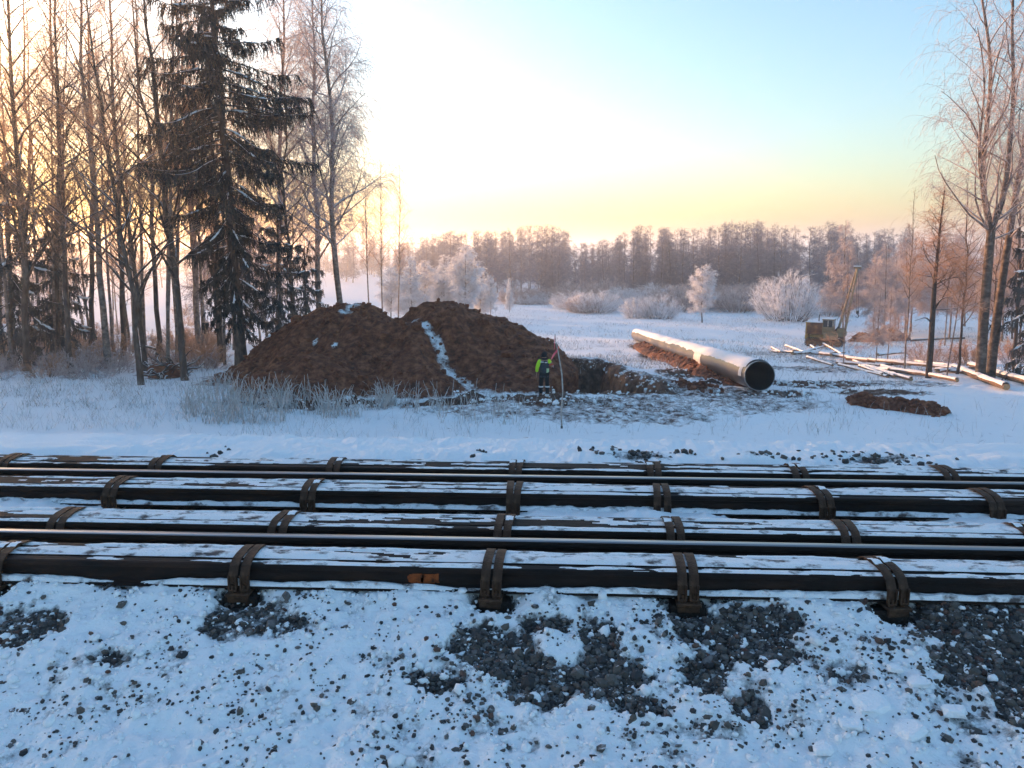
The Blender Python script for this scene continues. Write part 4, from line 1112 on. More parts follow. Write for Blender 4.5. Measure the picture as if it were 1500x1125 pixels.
def gen_tree(seed, paths, radii, n1=28, t0=.3, a1=.75, l1=.30, g1=.06, n2=7, l2=.42, g2=-.05, n3=8, l3=.9, g3=-.5, n4=4, l4=.35, g4=-.45, w3=.012, w4=.009, shape=.7, k0=9, taper_low=1.0):
    """trunk(s) -> limbs -> boughs -> twigs -> twiglets; returns three mesh builders"""
    rng = np.random.default_rng(seed)
    tr, br, cr = MB(), MB(), MB()
    H = max(p[:, 2].max() for p in paths)
    B1 = []; L1 = []; Rr = []
    for p, r_ in zip(paths, radii):
        add_tubes(tr, p, r_, k0, False)
        zlo, zhi = p[0, 2], p[-1, 2]
        m = max(5, int(n1 * (zhi - max(zlo, t0 * H)) / (H * (1 - t0) + 1e-6) / (1 if len(paths) == 1 else 1.3)))
        lo = max(0.0, (t0 * H - zlo) / (zhi - zlo + 1e-6))
        pos, d, t, _ = spawn(p[None], m, lo, .985, a1, rng, True)
        hh = np.clip((pos[:, 2] / H - t0) / (1 - t0), 0, 1)
        ln = H * l1 * ((1 - hh) ** shape * .88 + .12) * rng.uniform(.6, 1.2, m) * (taper_low + (1 - taper_low) * sstep(0, .35, hh))
        B1.append(grow(pos, d, ln, 7, .10, g1, rng)); L1.append(ln)
        rt = np.interp(t, np.linspace(0, 1, len(r_)), r_)
        Rr.append(np.minimum(rt * .55, .012 * ln + .012))
    B1 = np.concatenate(B1); L1 = np.concatenate(L1); Rr = np.concatenate(Rr)
    add_tubes(br, B1, Rr[:, None] * np.linspace(1, .22, 8)[None], 5, False)
    pos, d, t, pi = spawn(B1, int(n2 * 2.4), .12, .98, .75, rng)
    kp = rng.random(len(t)) < np.clip(L1[pi] / (L1.max() * .85), .10, 1); pos, d, t, pi = pos[kp], d[kp], t[kp], pi[kp]
    l_2 = L1[pi] * l2 * (1.1 - .6 * t) * rng.uniform(.6, 1.25, len(t))
    B2 = grow(pos, d, l_2, 5, .13, g2, rng)
    r2 = np.minimum(Rr[pi] * .45, .010)
    add_tubes(br, B2, r2[:, None] * np.linspace(1, .35, 6)[None], 3, False)
    pos, d, t, pi = spawn(B2, n3, .1, 1, .65, rng)
    kp = rng.random(len(t)) < np.clip(l_2[pi] / (np.percentile(l_2, 80)), .35, 1); pos, d, t, pi = pos[kp], d[kp], t[kp], pi[kp]
    ln3 = l3 * rng.uniform(.45, 1.25, len(t)) * np.clip(l_2[pi] / (.16 * H * l1 + .2), .4, 1.2)
    B3 = grow(pos, d, ln3, 4, .12, g3, rng)
    V, F = strips(B3, np.full((len(B3), 5), w3) * np.linspace(1, .5, 5), rng); cr.add(V, F)
    if n4:
        pos, d, t, pi = spawn(B3, n4, .1, 1, .6, rng)
        B4 = grow(pos, d, l4 * rng.uniform(.5, 1.3, len(t)), 3, .12, g4, rng)
        V, F = strips(B4, np.full((len(B4), 4), w4) * np.linspace(1, .5, 4), rng); cr.add(V, F)
    return tr, br, cr
def trunk_path(seed, H, wob=.02, n=14, lean=0.0):
    r_ = np.random.default_rng(seed); z = np.linspace(-.3, H, n)
    x = np.cumsum(r_.normal(0, wob * H / n, n)); y = np.cumsum(r_.normal(0, wob * H / n, n))
    x -= x[0]; y -= y[0]
    return np.stack([x + lean * z, y, z], -1)
def trunk_rad(H, r0, n=14):
    t = np.linspace(0, 1, n)
    r_ = r0 * (1 - t) ** .85 + .012; r_[0] *= 1.25
    return r_
PROTO = {}
def proto(name, H, r0, mats, seed, wob=.02, **kw):
    tr, br, cr = gen_tree(seed, [trunk_path(seed, H, wob)], [trunk_rad(H, r0)], **kw)
    PROTO[name] = dict(H=H, parts=[('trunk', tr.mesh('trunk', M[mats[0]], True)), ('branches', br.mesh('branches', M[mats[1]], True)), ('crown', cr.mesh('crown', M[mats[2]]))])
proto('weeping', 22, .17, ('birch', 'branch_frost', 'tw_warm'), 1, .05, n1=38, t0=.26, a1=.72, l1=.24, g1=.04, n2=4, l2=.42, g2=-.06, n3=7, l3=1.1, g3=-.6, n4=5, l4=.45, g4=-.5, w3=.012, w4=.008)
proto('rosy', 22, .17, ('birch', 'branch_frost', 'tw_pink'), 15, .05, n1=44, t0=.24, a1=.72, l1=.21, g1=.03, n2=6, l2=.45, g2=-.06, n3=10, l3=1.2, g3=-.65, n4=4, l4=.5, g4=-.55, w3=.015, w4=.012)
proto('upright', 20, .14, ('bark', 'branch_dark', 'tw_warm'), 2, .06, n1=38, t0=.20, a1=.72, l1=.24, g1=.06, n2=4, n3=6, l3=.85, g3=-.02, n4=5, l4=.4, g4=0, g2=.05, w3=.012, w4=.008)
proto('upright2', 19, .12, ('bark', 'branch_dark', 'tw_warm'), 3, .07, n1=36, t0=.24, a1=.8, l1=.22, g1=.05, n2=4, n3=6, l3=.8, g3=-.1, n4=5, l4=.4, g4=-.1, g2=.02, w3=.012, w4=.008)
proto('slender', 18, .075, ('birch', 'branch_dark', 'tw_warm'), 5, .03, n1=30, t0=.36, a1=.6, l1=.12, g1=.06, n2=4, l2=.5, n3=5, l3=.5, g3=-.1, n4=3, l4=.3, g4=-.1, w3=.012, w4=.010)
FK = dict(n2=4, n3=6, n4=3, w3=.04, w4=.036, k0=5)
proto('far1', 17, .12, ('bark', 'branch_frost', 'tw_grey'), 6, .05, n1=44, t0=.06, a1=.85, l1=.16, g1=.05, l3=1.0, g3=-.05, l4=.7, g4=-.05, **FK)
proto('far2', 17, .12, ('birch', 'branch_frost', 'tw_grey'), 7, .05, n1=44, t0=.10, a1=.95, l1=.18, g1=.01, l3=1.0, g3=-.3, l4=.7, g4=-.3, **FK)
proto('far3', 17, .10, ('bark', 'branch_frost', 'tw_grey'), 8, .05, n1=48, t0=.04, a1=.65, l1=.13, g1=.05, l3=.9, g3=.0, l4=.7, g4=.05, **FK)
proto('pink', 14, .09, ('birch', 'branch_frost', 'tw_pink'), 9, .04, n1=42, t0=.34, a1=.9, l1=.22, g1=.01, n2=5, n3=8, l3=.7, g3=-.15, n4=4, l4=.35, g4=-.1, w3=.024, w4=.02)
proto('pink2', 14, .09, ('birch', 'branch_frost', 'tw_pink'), 10, .05, n1=42, t0=.30, a1=.95, l1=.25, g1=.03, n2=5, n3=8, l3=.7, g3=-.05, n4=4, l4=.35, g4=-.05, w3=.024, w4=.02)
proto('drooping', 11, .075, ('birch', 'branch_frost', 'tw_pink'), 12, .03, n1=50, t0=.24, a1=1.1, l1=.24, g1=-.06, n2=5, n3=9, l3=.6, g3=-.5, n4=4, l4=.3, g4=-.4, w3=.024, w4=.02, shape=.9)
proto('white', 10, .08, ('bark', 'branch_frost', 'tw_white'), 13, .03, n1=50, t0=.04, a1=.85, l1=.22, g1=.03, n2=5, n3=7, l3=.7, g3=-.1, n4=4, l4=.4, g4=-.1, w3=.05, w4=.045, shape=.8)
proto('white2', 10, .08, ('bark', 'branch_frost', 'tw_white'), 14, .04, n1=46, t0=.12, a1=.95, l1=.28, g1=.03, n2=5, n3=7, l3=.7, g3=-.3, n4=4, l4=.4, g4=-.3, w3=.05, w4=.045, shape=.55, taper_low=.5)

def proto_bush(name, H, W, mats, seed, stems=34, w=.02):
    rng = np.random.default_rng(seed)
    az = rng.uniform(0, 6.28, stems); sp = np.sqrt(rng.random(stems)) * W
    P0 = np.stack([np.cos(az) * sp * .42, np.sin(az) * sp * .42, np.full(stems, -.1)], -1)
    D0 = np.stack([np.cos(az) * sp * .95, np.sin(az) * sp * .95, np.full(stems, H * .75)], -1)
    ln = H * (1.05 - .45 * (sp / W) ** 2) * rng.uniform(.85, 1.08, stems) * .86
    B1 = grow(P0, D0, ln, 7, .11, .12, rng)
    br, cr = MB(), MB()
    add_tubes(br, B1, (.008 + .004 * H) * np.linspace(1, .25, 8)[None] * np.ones((stems, 1)), 4, False)
    pos, d, t, pi = spawn(B1, 13, .12, 1, .7, rng)
    B2 = grow(pos, d, H * .17 * rng.uniform(.5, 1.2, len(t)), 4, .14, .05, rng)
    V, F = strips(B2, np.full((len(B2), 5), w * 1.2), rng); cr.add(V, F)
    pos, d, t, pi = spawn(B2, 9, .1, 1, .7, rng)
    B3 = grow(pos, d, H * .085 * rng.uniform(.5, 1.2, len(t)), 2, .16, .0, rng)
    V, F = strips(B3, np.full((len(B3), 3), w) * np.linspace(1, .6, 3), rng); cr.add(V, F)
    H = float(np.percentile(B3[:, :, 2], 99.5))
    PROTO[name] = dict(H=H, parts=[('stems', br.mesh('stems', M[mats[0]], True)), ('crown', cr.mesh('crown', M[mats[1]]))])
proto_bush('willow', 5.0, 4.2, ('branch_dark', 'tw_white'), 21, 80, .024)
proto_bush('willow2', 4.0, 3.6, ('branch_dark', 'tw_pink'), 22, 64, .022)
proto_bush('brush', 2.2, 2.0, ('branch_dark', 'tw_warm'), 23, 26, .012)
proto_bush('brush2', 1.8, 2.2, ('branch_frost', 'tw_pink'), 24, 24, .012)

def gen_spruce(seed, H, Lmax, z0, per_m=8.0, dens=11, frost='needle', snow=True, droop=0.0, irregular=.5, lprof=None, hang=1.0, nw=1.0):
    rng = np.random.default_rng(seed)
    tr, br, cr, sn = MB(), MB(), MB(), MB()
    tp = trunk_path(seed, H, .02); rd = H * .0125 * (1 - np.linspace(0, 1, 14)) ** .8 + .02; rd[0] *= 1.35
    add_tubes(tr, tp, rd, 10, False)
    n = int((H - z0) * per_m * .62)
    z = z0 + (H - .4 - z0) * (np.arange(n) + rng.random(n)) / n
    h = (z - z0) / (H - z0)
    L = Lmax * (1 - h) ** .62 * rng.uniform(1 - irregular, 1.05, n) + .25
    if lprof is not None: L = np.interp(h, *lprof) * rng.uniform(1 - irregular, 1.1, n)
    az = np.arange(n) * 2.39996 + rng.normal(0, .35, n)
    pit_ = np.interp(h, [0, .25, .55, 1], [-.62, -.30, -.05, .5]) + rng.normal(0, .14, n) - droop
    x0 = np.interp(z, tp[:, 2], tp[:, 0]); y0 = np.interp(z, tp[:, 2], tp[:, 1])
    D = np.stack([np.cos(az) * np.cos(pit_), np.sin(az) * np.cos(pit_), np.sin(pit_)], -1)
    # sag, then tips turn up
    S = 9; p = np.stack([x0, y0, z], -1); d = D; out = [p]
    for s in range(S):
        g_ = -.06 if s < 5 else .13
        d = unit(d + np.array([0, 0, g_]) + rng.normal(0, .03, (n, 3))); p = p + d * (L / S)[:, None]; out.append(p)
    B1 = np.stack(out, 1)
    add_tubes(br, B1, (.010 + .010 * L)[:, None] * np.linspace(1, .2, S + 1)[None], 4, False)
    # side boughs in the branch plane, then hanging sprays
    cnt = np.maximum(3, (L * dens * .75).astype(int)); mxn = cnt.max()
    pos, dd, t, pi = spawn(B1, mxn, .10, 1.0, .95, rng)
    keep = (np.arange(len(t)) % mxn) < 10 ** 6
    keep = rng.random(len(t)) < (cnt[pi] / mxn)
    pos, dd, t, pi = pos[keep], dd[keep], t[keep], pi[keep]
    dd[:, 2] = dd[:, 2] * .35 - .08
    ln = np.clip(L[pi] * .20 * (1.15 - .8 * t), .15, .85) * rng.uniform(.6, 1.2, len(t))
    B2 = grow(pos, dd, ln, 3, .1, -.30, rng)
    V, F = strips(B2, np.full((len(B2), 4), .035) * np.linspace(1, .6, 4), rng); cr.add(V, F)
    pos, d3, t3, pi3 = spawn(B2, 4, .1, 1, .7, rng)
    d3[:, 2] -= .9
    B3 = grow(pos, d3, hang * rng.uniform(.14, .75, len(t3)) * np.clip(L[pi][pi3] / Lmax + .25, .3, 1), 3, .06, -.8, rng)
    V, F = strips(B3, np.full((len(B3), 4), .05 * nw) * np.linspace(1, .45, 4), rng); cr.add(V, F)
    pos, d4, t4, pi4 = spawn(B3, 4, .05, 1, .7, rng)
    B4 = grow(pos, d4, rng.uniform(.05, .14, len(t4)), 1, .05, -.2, rng)
    V, F = strips(B4, np.full((len(B4), 2), .03 * nw), rng); cr.add(V, F)
    pos, d4, t4, pi4 = spawn(B2, 5, .05, 1, .8, rng)
    B4 = grow(pos, d4, rng.uniform(.06, .16, len(t4)), 1, .05, -.1, rng)
    V, F = strips(B4, np.full((len(B4), 2), .034 * nw), rng); cr.add(V, F)
    parts = [('trunk', tr.mesh('trunk', M['bark'], True)), ('branches', br.mesh('branches', M['branch_dark'], True)), ('needles', cr.mesh('needles', M[frost]))]
    if snow:
        for i in range(n):
            if rng.random() < .8:
                a0 = rng.integers(1, 6); a1 = min(S + 1, a0 + rng.integers(2, 6))
                pth = B1[i, a0:a1] + [0, 0, .05]
                k = len(pth)
                if k >= 2:
                    T = np.linspace(0, 1, 3 * k); q_ = np.stack([np.interp(T, np.linspace(0, 1, k), pth[:, c]) for c in range(3)], -1) + rng.normal(0, .012, (3 * k, 3))
                    add_tubes(sn, q_, (.058 * np.sin(np.pi * np.clip(T, .08, .92)) ** .6) * rng.uniform(.5, 1.4, 3 * k), 5, False)
        parts.append(('snow', sn.mesh('snow', M['snow'], True)))
    return dict(H=H, parts=parts)
PROTO['spruce'] = gen_spruce(71, 27.0, 5.4, 3.2, 10.5, dens=13, lprof=([0, .12, .3, .45, .6, .8, 1], [1.8, 3.0, 3.6, 5.2, 5.0, 3.0, .4]), irregular=.45, hang=1.3, nw=1.0)
PROTO['spruce_young'] = gen_spruce(72, 9.0, 2.4, .8, 9.0, frost='needle_frost', irregular=.35)
PROTO['dense'] = PROTO['spruce_young']

def copy_tree(kind, name, loc, scale, rz, label, cat, group, lean=(0, 0), sxy=None):
    o = empty(name, tuple(loc), rz)
    o.rotation_euler = (lean[1], lean[0], rz)
    s = scale if sxy is None else None
    o.scale = (scale, scale, scale) if sxy is None else (sxy, sxy, scale)
    for nm_, me in PROTO[kind]['parts']:
        c = link(nm_, me, o)
        if nm_ == 'snow': c['kind'] = 'stuff'
    return tag(o, label, cat, group)
def tree_at(kind, px, Y, top, label, group, name='birch_tree', top_px=None, cat='tree', sxy=None, rz=None, zoff=0.0):
    """base seen at photo column px at distance Y, top at photo row `top`"""
    x = at(px, 440, Y)[0]; z = gz(x, Y)
    tp = at(px if top_px is None else top_px, top, Y)
    H = tp[2] - z
    lean = math.atan2(tp[0] - x, H)
    sc = H / PROTO[kind]['H']
    rz = rng.uniform(0, 6.28) if rz is None else rz
    o = copy_tree(kind, name, (x, Y, z + zoff), sc, rz, label, cat, group, sxy=None if sxy is None else sc * sxy)
    # lean in world: rotate about y first, then spin about the trunk
    o.rotation_euler = (Matrix.Rotation(lean, 3, 'Y') @ Matrix.Rotation(rz, 3, 'Z')).to_euler()
    return o
rng = np.random.default_rng(33)

# ---- wood on the left: trees one can pick out
GL = 'bare trees of the wood beside the mound'
LEFT = [  # kind, base px, distance, top row, top px, label
    ('upright', 28, 40, -160, 5, 'bare tree nearest the left edge with a thick dark trunk'), ('upright2', 66, 44, -120, 60, 'bare tree between the edge tree and the young spruce'),
    ('upright2', 96, 39, -90, 70, 'bare trunk rising right through the young spruce'), ('weeping', 150, 42, -130, 98, 'bare tree leaning away from the big spruce, in front of the glow'),
    ('upright', 196, 33.5, -60, 118, 'leaning frosted trunk standing foremost at the snow edge'), ('upright2', 172, 50, -110, 165, 'thin straight trunk behind the foremost leaning tree'),
    ('upright', 262, 35.5, -140, 196, 'forked thick bare tree beside the dark root clump'), ('upright2', 222, 47, -60, 180, 'bare tree behind the forked one, leaning left'),
    ('upright', 318, 48, -60, 300, 'dark trunk just left of the big spruce'), ('weeping', 288, 58, -90, 262, 'frosty birch glowing between the forked tree and the spruce'),
    ('slender', 240, 60, -20, 232, 'slim straight trunk between the forked tree and the spruce'), ('rosy', 405, 55, -110, 412, 'pink lit birch behind the top of the big spruce'),
    ('upright2', 432, 46, 60, 425, 'dark bare tree at the mound between spruce and birch'), ('rosy', 503, 50, -120, 472, 'tall weeping birch standing at the mound crest, frosted crown'),
    ('rosy', 466, 53, -80, 450, 'rosy frosted birch close beside the tall weeping birch'), ('slender', 541, 92, 222, 536, 'first of three slim birches right of the tall birch'),
    ('slender', 560, 88, 232, 560, 'middle one of three slim birches right of the tall birch'), ('slender', 583, 94, 238, 586, 'last of three slim birches, next to the white trees'),
    ('upright2', 20, 56, -40, 30, 'thin bare tree against the strongest orange glow'), ('upright2', 122, 52, -80, 130, 'bare tree behind the young spruce, thin trunk'),
    ('upright', 205, 41, 30, 150, 'low forked tree beside the foremost leaning trunk'), ('slender', 350, 62, 40, 345, 'slim trunk directly behind the big spruce stem'),
]
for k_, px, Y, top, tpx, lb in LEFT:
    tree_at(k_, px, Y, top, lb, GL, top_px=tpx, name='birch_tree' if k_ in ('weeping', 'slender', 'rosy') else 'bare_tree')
lb = 'thin young stem among the trees of the left wood'
for i in range(22):
    px = rng.uniform(-20, 345); Y = rng.uniform(38, 62); tp_ = rng.uniform(-120, 90)
    tree_at('slender', px, Y, tp_, lb, 'thin stems of the left wood', top_px=px + rng.normal(-8, 22), name='bare_tree')
lb = 'slim bare tree in the depth of the golden wood'
for i in range(64):
    Y = rng.uniform(62, 260) if i % 3 else rng.uniform(62, 110)
    px = rng.uniform(-260, 575 if Y > 120 else 500)
    if px > 430 and rng.random() < .6: px = rng.uniform(-260, 430)
    x = at(px, 440, Y)[0]
    k_ = ('upright', 'upright2', 'weeping', 'slender', 'far2')[rng.integers(0, 5)]
    H = rng.uniform(13, 21)
    copy_tree(k_, 'bare_tree', (x, Y, gz(x, Y)), H / PROTO[k_]['H'], rng.uniform(0, 6.28), lb, 'tree', 'trees in the depth of the wood', (rng.normal(0, .03), rng.normal(0, .03)))

lb = 'tree of the same wood beyond the left edge of the picture'
for i in range(95):
    Y = rng.uniform(14, 150); ed = -0.82 * Y - 4
    x = ed - rng.random() ** 1.3 * 90 if Y > 26 else rng.uniform(-110, -26)
    k_ = ('upright', 'weeping', 'upright2', 'dense')[rng.integers(0, 4)]
    H = rng.uniform(15, 22)
    copy_tree(k_, 'bare_tree', (x, Y, gz(x, Y)), H / PROTO[k_]['H'], rng.uniform(0, 6.28), lb, 'tree', 'wood beyond the left edge', (rng.normal(0, .03), rng.normal(0, .03)))

# ---- right side birches
Yb = 40.5
def px_path(pts, Y, base):
    return np.array([at(x, y, Y) for x, y in pts]) - base
def smooth_path(P, n):
    t = np.linspace(0, 1, len(P)); T = np.linspace(0, 1, n)
    q = np.stack([np.interp(T, t, P[:, k]) for k in range(3)], -1)
    for _ in range(2): q[1:-1] = .25 * q[:-2] + .5 * q[1:-1] + .25 * q[2:]
    return q
xb = at(1438, 535, Yb)[0]; base = np.array([xb, Yb, gz(xb, Yb)])
low = smooth_path(px_path([(1437, 540), (1438, 510), (1443, 440), (1448, 380), (1452, 336)], Yb, base), 10); low[0, 2] = -.3
le = smooth_path(px_path([(1452, 336), (1443, 295), (1439, 262), (1446, 205), (1455, 151), (1461, 90), (1452, 30), (1440, -50), (1432, -120)], Yb, base), 14)
ri = smooth_path(px_path([(1452, 336), (1464, 308), (1472, 272), (1474, 200), (1481, 142), (1474, 80), (1469, 20), (1478, -60), (1480, -150)], Yb, base), 14)
ll = smooth_path(px_path([(1437, 262), (1432, 235), (1434, 200), (1440, 160), (1446, 130), (1440, 80), (1432, 40)], Yb, base), 9)
ri[:, 1] += np.linspace(0, -.8, 14); le[:, 1] += np.linspace(0, .6, 14)
tr, br, cr = gen_tree(61, [low, le, ri, ll], [np.linspace(.25, .20, 10), np.linspace(.165, .025, 14), np.linspace(.15, .025, 14), np.linspace(.075, .02, 9)], n1=38, t0=.30, a1=.65, l1=.19, g1=.03, n2=4, l2=.5, g2=-.08, n3=8, l3=1.3, g3=-.7, n4=3, l4=.5, g4=-.6)
PROTO['forked'] = dict(H=1, parts=[('trunk', tr.mesh('trunk', M['birch_old'], True)), ('branches', br.mesh('branches', M['branch_frost'], True)), ('crown', cr.mesh('crown', M['tw_pink']))])
copy_tree('forked', 'birch_tree', base, 1, 0, 'big forked birch with two golden lit stems at the right side', 'tree', 'birches at the right side')
Y2 = 41.5; xb = at(1452, 538, Y2)[0]; base = np.array([xb, Y2, gz(xb, Y2)])
low = smooth_path(px_path([(1452, 542), (1456, 490), (1464, 440), (1473, 380), (1480, 330), (1490, 280), (1498, 225), (1507, 160), (1513, 90), (1516, 0), (1520, -120)], Y2, base), 16); low[0, 2] = -.3
tr, br, cr = gen_tree(62, [low], [np.linspace(.24, .03, 16)], n1=30, t0=.34, a1=.7, l1=.17, g1=.03, n2=4, l2=.5, g2=-.08, n3=7, l3=1.2, g3=-.6, n4=4, l4=.5, g4=-.6)
PROTO['outer'] = dict(H=1, parts=[('trunk', tr.mesh('trunk', M['birch_old'], True)), ('branches', br.mesh('branches', M['branch_frost'], True)), ('crown', cr.mesh('crown', M['tw_pink']))])
copy_tree('outer', 'birch_tree', base, 1, 0, 'tall birch leaning towards the right edge, close behind the forked birch', 'tree', 'birches at the right side')
Y3 = 41.0; xb = at(1362, 535, Y3)[0]; base = np.array([xb, Y3, gz(xb, Y3)])
low = smooth_path(px_path([(1361, 540), (1365, 505), (1364, 470), (1369, 440), (1368, 410), (1373, 380), (1377, 350), (1375, 330), (1382, 305), (1384, 278)], Y3, base), 12); low[0, 2] = -.3
b1 = smooth_path(px_path([(1369, 418), (1378, 412), (1388, 407), (1400, 406), (1412, 407)], Y3, base), 8); b2 = smooth_path(px_path([(1368, 455), (1376, 440), (1384, 434), (1396, 437)], Y3, base), 7); b3 = smooth_path(px_path([(1364, 473), (1358, 464), (1350, 466), (1340, 470)], Y3, base), 7)
tr, br, cr = gen_tree(63, [low, b1, b2, b3], [np.linspace(.16, .02, 12), np.linspace(.05, .015, 8), np.linspace(.055, .015, 7), np.linspace(.045, .015, 7)], n1=60, t0=.35, a1=1.05, l1=.19, g1=.06, n2=4, l2=.5, g2=.0, n3=6, l3=.5, g3=-.05, n4=4, l4=.3, g4=0)
PROTO['alder'] = dict(H=1, parts=[('trunk', tr.mesh('trunk', M['branch_dark'], True)), ('branches', br.mesh('branches', M['branch_dark'], True)), ('crown', cr.mesh('crown', M['tw_warm']))])
copy_tree('alder', 'bare_tree', base, 1, 0, 'dark bare tree with crooked snowy side branches, left of the forked birch', 'tree', 'birches at the right side')
GR = 'frosted trees at the right side'
for k_, px, Y, top, tpx, lb in (('slender', 1334, 47, 275, 1338, 'slim golden lit birch between the crane and the dark bare tree'), ('upright2', 1412, 44, 250, 1418, 'bare tree with a curved trunk left of the forked birch'), ('slender', 1398, 42, 330, 1424, 'thin sapling leaning right in front of the curved trunk'),
                           ('drooping', 1240, 84, 322, 1240, 'frosted birch with drooping pink branches behind the crane boom'), ('slender', 1243, 50, 372, 1244, 'thin bare stem standing in front of the crane boom'), ('drooping', 1291, 52, 425, 1291, 'small frosted sapling with a bare thin stem, nearer the crane'), ('drooping', 1307, 54, 420, 1306, 'small frosted sapling with a bare thin stem, nearer the dark tree'),
                           ('upright2', 1500, 43, 120, 1530, 'bare tree cut by the right edge'), ('upright2', 1468, 46, 300, 1474, 'thin bare tree behind the two big birches')):
    tree_at(k_, px, Y, top, lb, GR, top_px=tpx, name='birch_tree' if k_ in ('slender', 'drooping') else 'bare_tree')
for i in range(34):
    px = rng.uniform(1330, 1640) if i % 4 else rng.uniform(1275, 1340); Y = rng.uniform(78, 112)
    top = rng.uniform(335, 392) - max(0, px - 1360) * .25
    tree_at(('pink', 'pink2', 'drooping')[rng.integers(0, 3)], px, Y, top, 'pink frosted tree in the thicket behind the birches', 'frosted thicket behind the birches', sxy=1.15)

# ---- white rimed trees behind the mound, willows on the field
for px, Y, top, k_, lb, sx in ((602, 118, 376, 'white', 'rimed white tree just right of the three slim birches', 1.35), (622, 128, 383, 'white2', 'low white rimed tree second from the slim birches', 1.3), (650, 124, 374, 'white', 'white rimed tree left of the tallest rosy one', 1.35),
                           (682, 120, 362, 'white2', 'tallest rosy white rimed tree above the mound', 1.3), (704, 126, 398, 'white', 'white rimed tree right of the tallest rosy one', 1.4), (718, 128, 404, 'white2', 'lowest white rimed tree above the mound slope', .9), (746, 140, 408, 'white', 'small narrow white tree standing alone beside the mound slope', .75),
                           (640, 138, 390, 'white2', 'white rimed tree half hidden between its neighbours', 1.35), (572, 122, 392, 'white2', 'white rimed tree behind the slim birches', 1.3), (1030, 118, 390, 'white2', 'small white rimed tree alone in front of the far wood', 1.35)):
    tree_at(k_, px, Y, top, lb, 'white rimed trees', name='rimed_tree', sxy=sx)
for px, py, top, k_, sx, lb in ((934, 466, 434, 'willow', .95, 'round frosted willow bush, left one of a touching pair'), (966, 467, 432, 'willow', 1.1, 'round frosted willow bush, right one of a touching pair'), (1156, 470, 400, 'willow', .95, 'large round frosted willow left of the crane'),
                            (1000, 455, 418, 'willow2', 1.5, 'wide grey willow behind the touching pair'), (1075, 452, 424, 'willow2', 1.6, 'wide bluish willow right of the lone white tree'), (885, 446, 408, 'willow2', 1.2, 'grey willow at the wood edge left of the pair'), (846, 446, 412, 'willow2', 1.2, 'low grey willow at the wood edge behind the pit'),
                            (1105, 456, 430, 'willow', 1.4, 'low pale bush between the blue willow and the large willow'), (800, 446, 428, 'willow', 1.5, 'low white bush at the wood edge beyond the mound'), (770, 446, 430, 'willow', 1.4, 'low white bush near the narrow white tree'), (1215, 462, 428, 'willow2', 1.3, 'grey bush behind the crane body')):
    p = on(px, py)
    tree_at(k_, px, p[1], top, lb, 'willow bushes on the field', name='willow_bush', cat='bush', sxy=sx)

lb = 'low frosted shrub in the middle of the field before the far wood'
for i in range(20):
    px = rng.uniform(820, 1140); p = on(px, rng.uniform(444, 458))
    tree_at(('willow2', 'willow')[i % 2], px, p[1], rng.uniform(416, 436), lb, 'low shrubs before the far wood', name='shrub', cat='shrub', sxy=rng.uniform(1.1, 1.9))

# ---- far wood
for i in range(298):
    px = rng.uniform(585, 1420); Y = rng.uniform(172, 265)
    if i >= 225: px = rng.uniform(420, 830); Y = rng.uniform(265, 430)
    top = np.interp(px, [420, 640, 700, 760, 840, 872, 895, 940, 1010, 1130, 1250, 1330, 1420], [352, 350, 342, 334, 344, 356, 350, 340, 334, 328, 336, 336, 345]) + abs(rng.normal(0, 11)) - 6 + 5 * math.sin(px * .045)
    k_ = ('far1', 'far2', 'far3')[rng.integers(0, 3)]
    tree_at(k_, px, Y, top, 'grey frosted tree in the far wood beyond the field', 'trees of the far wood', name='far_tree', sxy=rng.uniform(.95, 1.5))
lb = 'grey frosted shrub at the foot of the far wood'
for i in range(60):
    px = rng.uniform(720, 1330); Y = rng.uniform(160, 178)
    tree_at('willow2', px, Y, at(px, 440, Y)[2] * 0 + rng.uniform(415, 432), lb, 'shrubs along the far wood', name='shrub', cat='shrub', sxy=rng.uniform(1.2, 2))

# ------------------------------------------------------------------ spruces
GS = 'spruces'
o = tree_at('spruce', 348, 37.0, -175, 'big dark spruce with drooping snowy boughs, left of the mound', GS, 'spruce_tree', 296, rz=.6)
tree_at('spruce_young', 82, 46, 285, 'young spruce in front of the orange glow', GS, 'spruce_tree')
tree_at('spruce_young', 8, 43, 220, 'young spruce cut by the left edge', GS, 'spruce_tree')
tree_at('spruce_young', 405, 45, 300, 'spruce between the big spruce and the mound crest', GS, 'spruce_tree')
tree_at('spruce_young', 1522, 40, 300, 'dark spruce cut by the right edge beside the logs', GS, 'spruce_tree')
tree_at('spruce_young', 445, 47, 350, 'small spruce behind the left flank of the mound', GS, 'spruce_tree')

# ------------------------------------------------------------------ undergrowth, roots, fallen boughs, reeds, grass
lb = 'frosty twiggy shrub under the trees of the left wood'
for i in range(72):
    px = rng.uniform(-60, 335); py = rng.uniform(508, 556) if i < 46 else rng.uniform(462, 512)
    p = on(px, py); k_ = ('brush', 'brush2')[rng.integers(0, 2)]
    copy_tree(k_, 'shrub', p, rng.uniform(.5, 1.15) * (1 if i < 46 else 1.4), rng.uniform(0, 6.28), lb, 'shrub', 'shrubs under the left wood')
lb = 'bare twiggy shrub among the birches on the right'
for i in range(14):
    px = rng.uniform(1330, 1500); py = rng.uniform(512, 535)
    p = on(px, py); copy_tree(('brush', 'brush2')[rng.integers(0, 2)], 'shrub', p, rng.uniform(.35, 1.0), rng.uniform(0, 6.28), lb, 'shrub', 'shrubs under the right birches')
p = on(240, 553)
root = empty('root_clump', tuple(p))
mbr = MB()
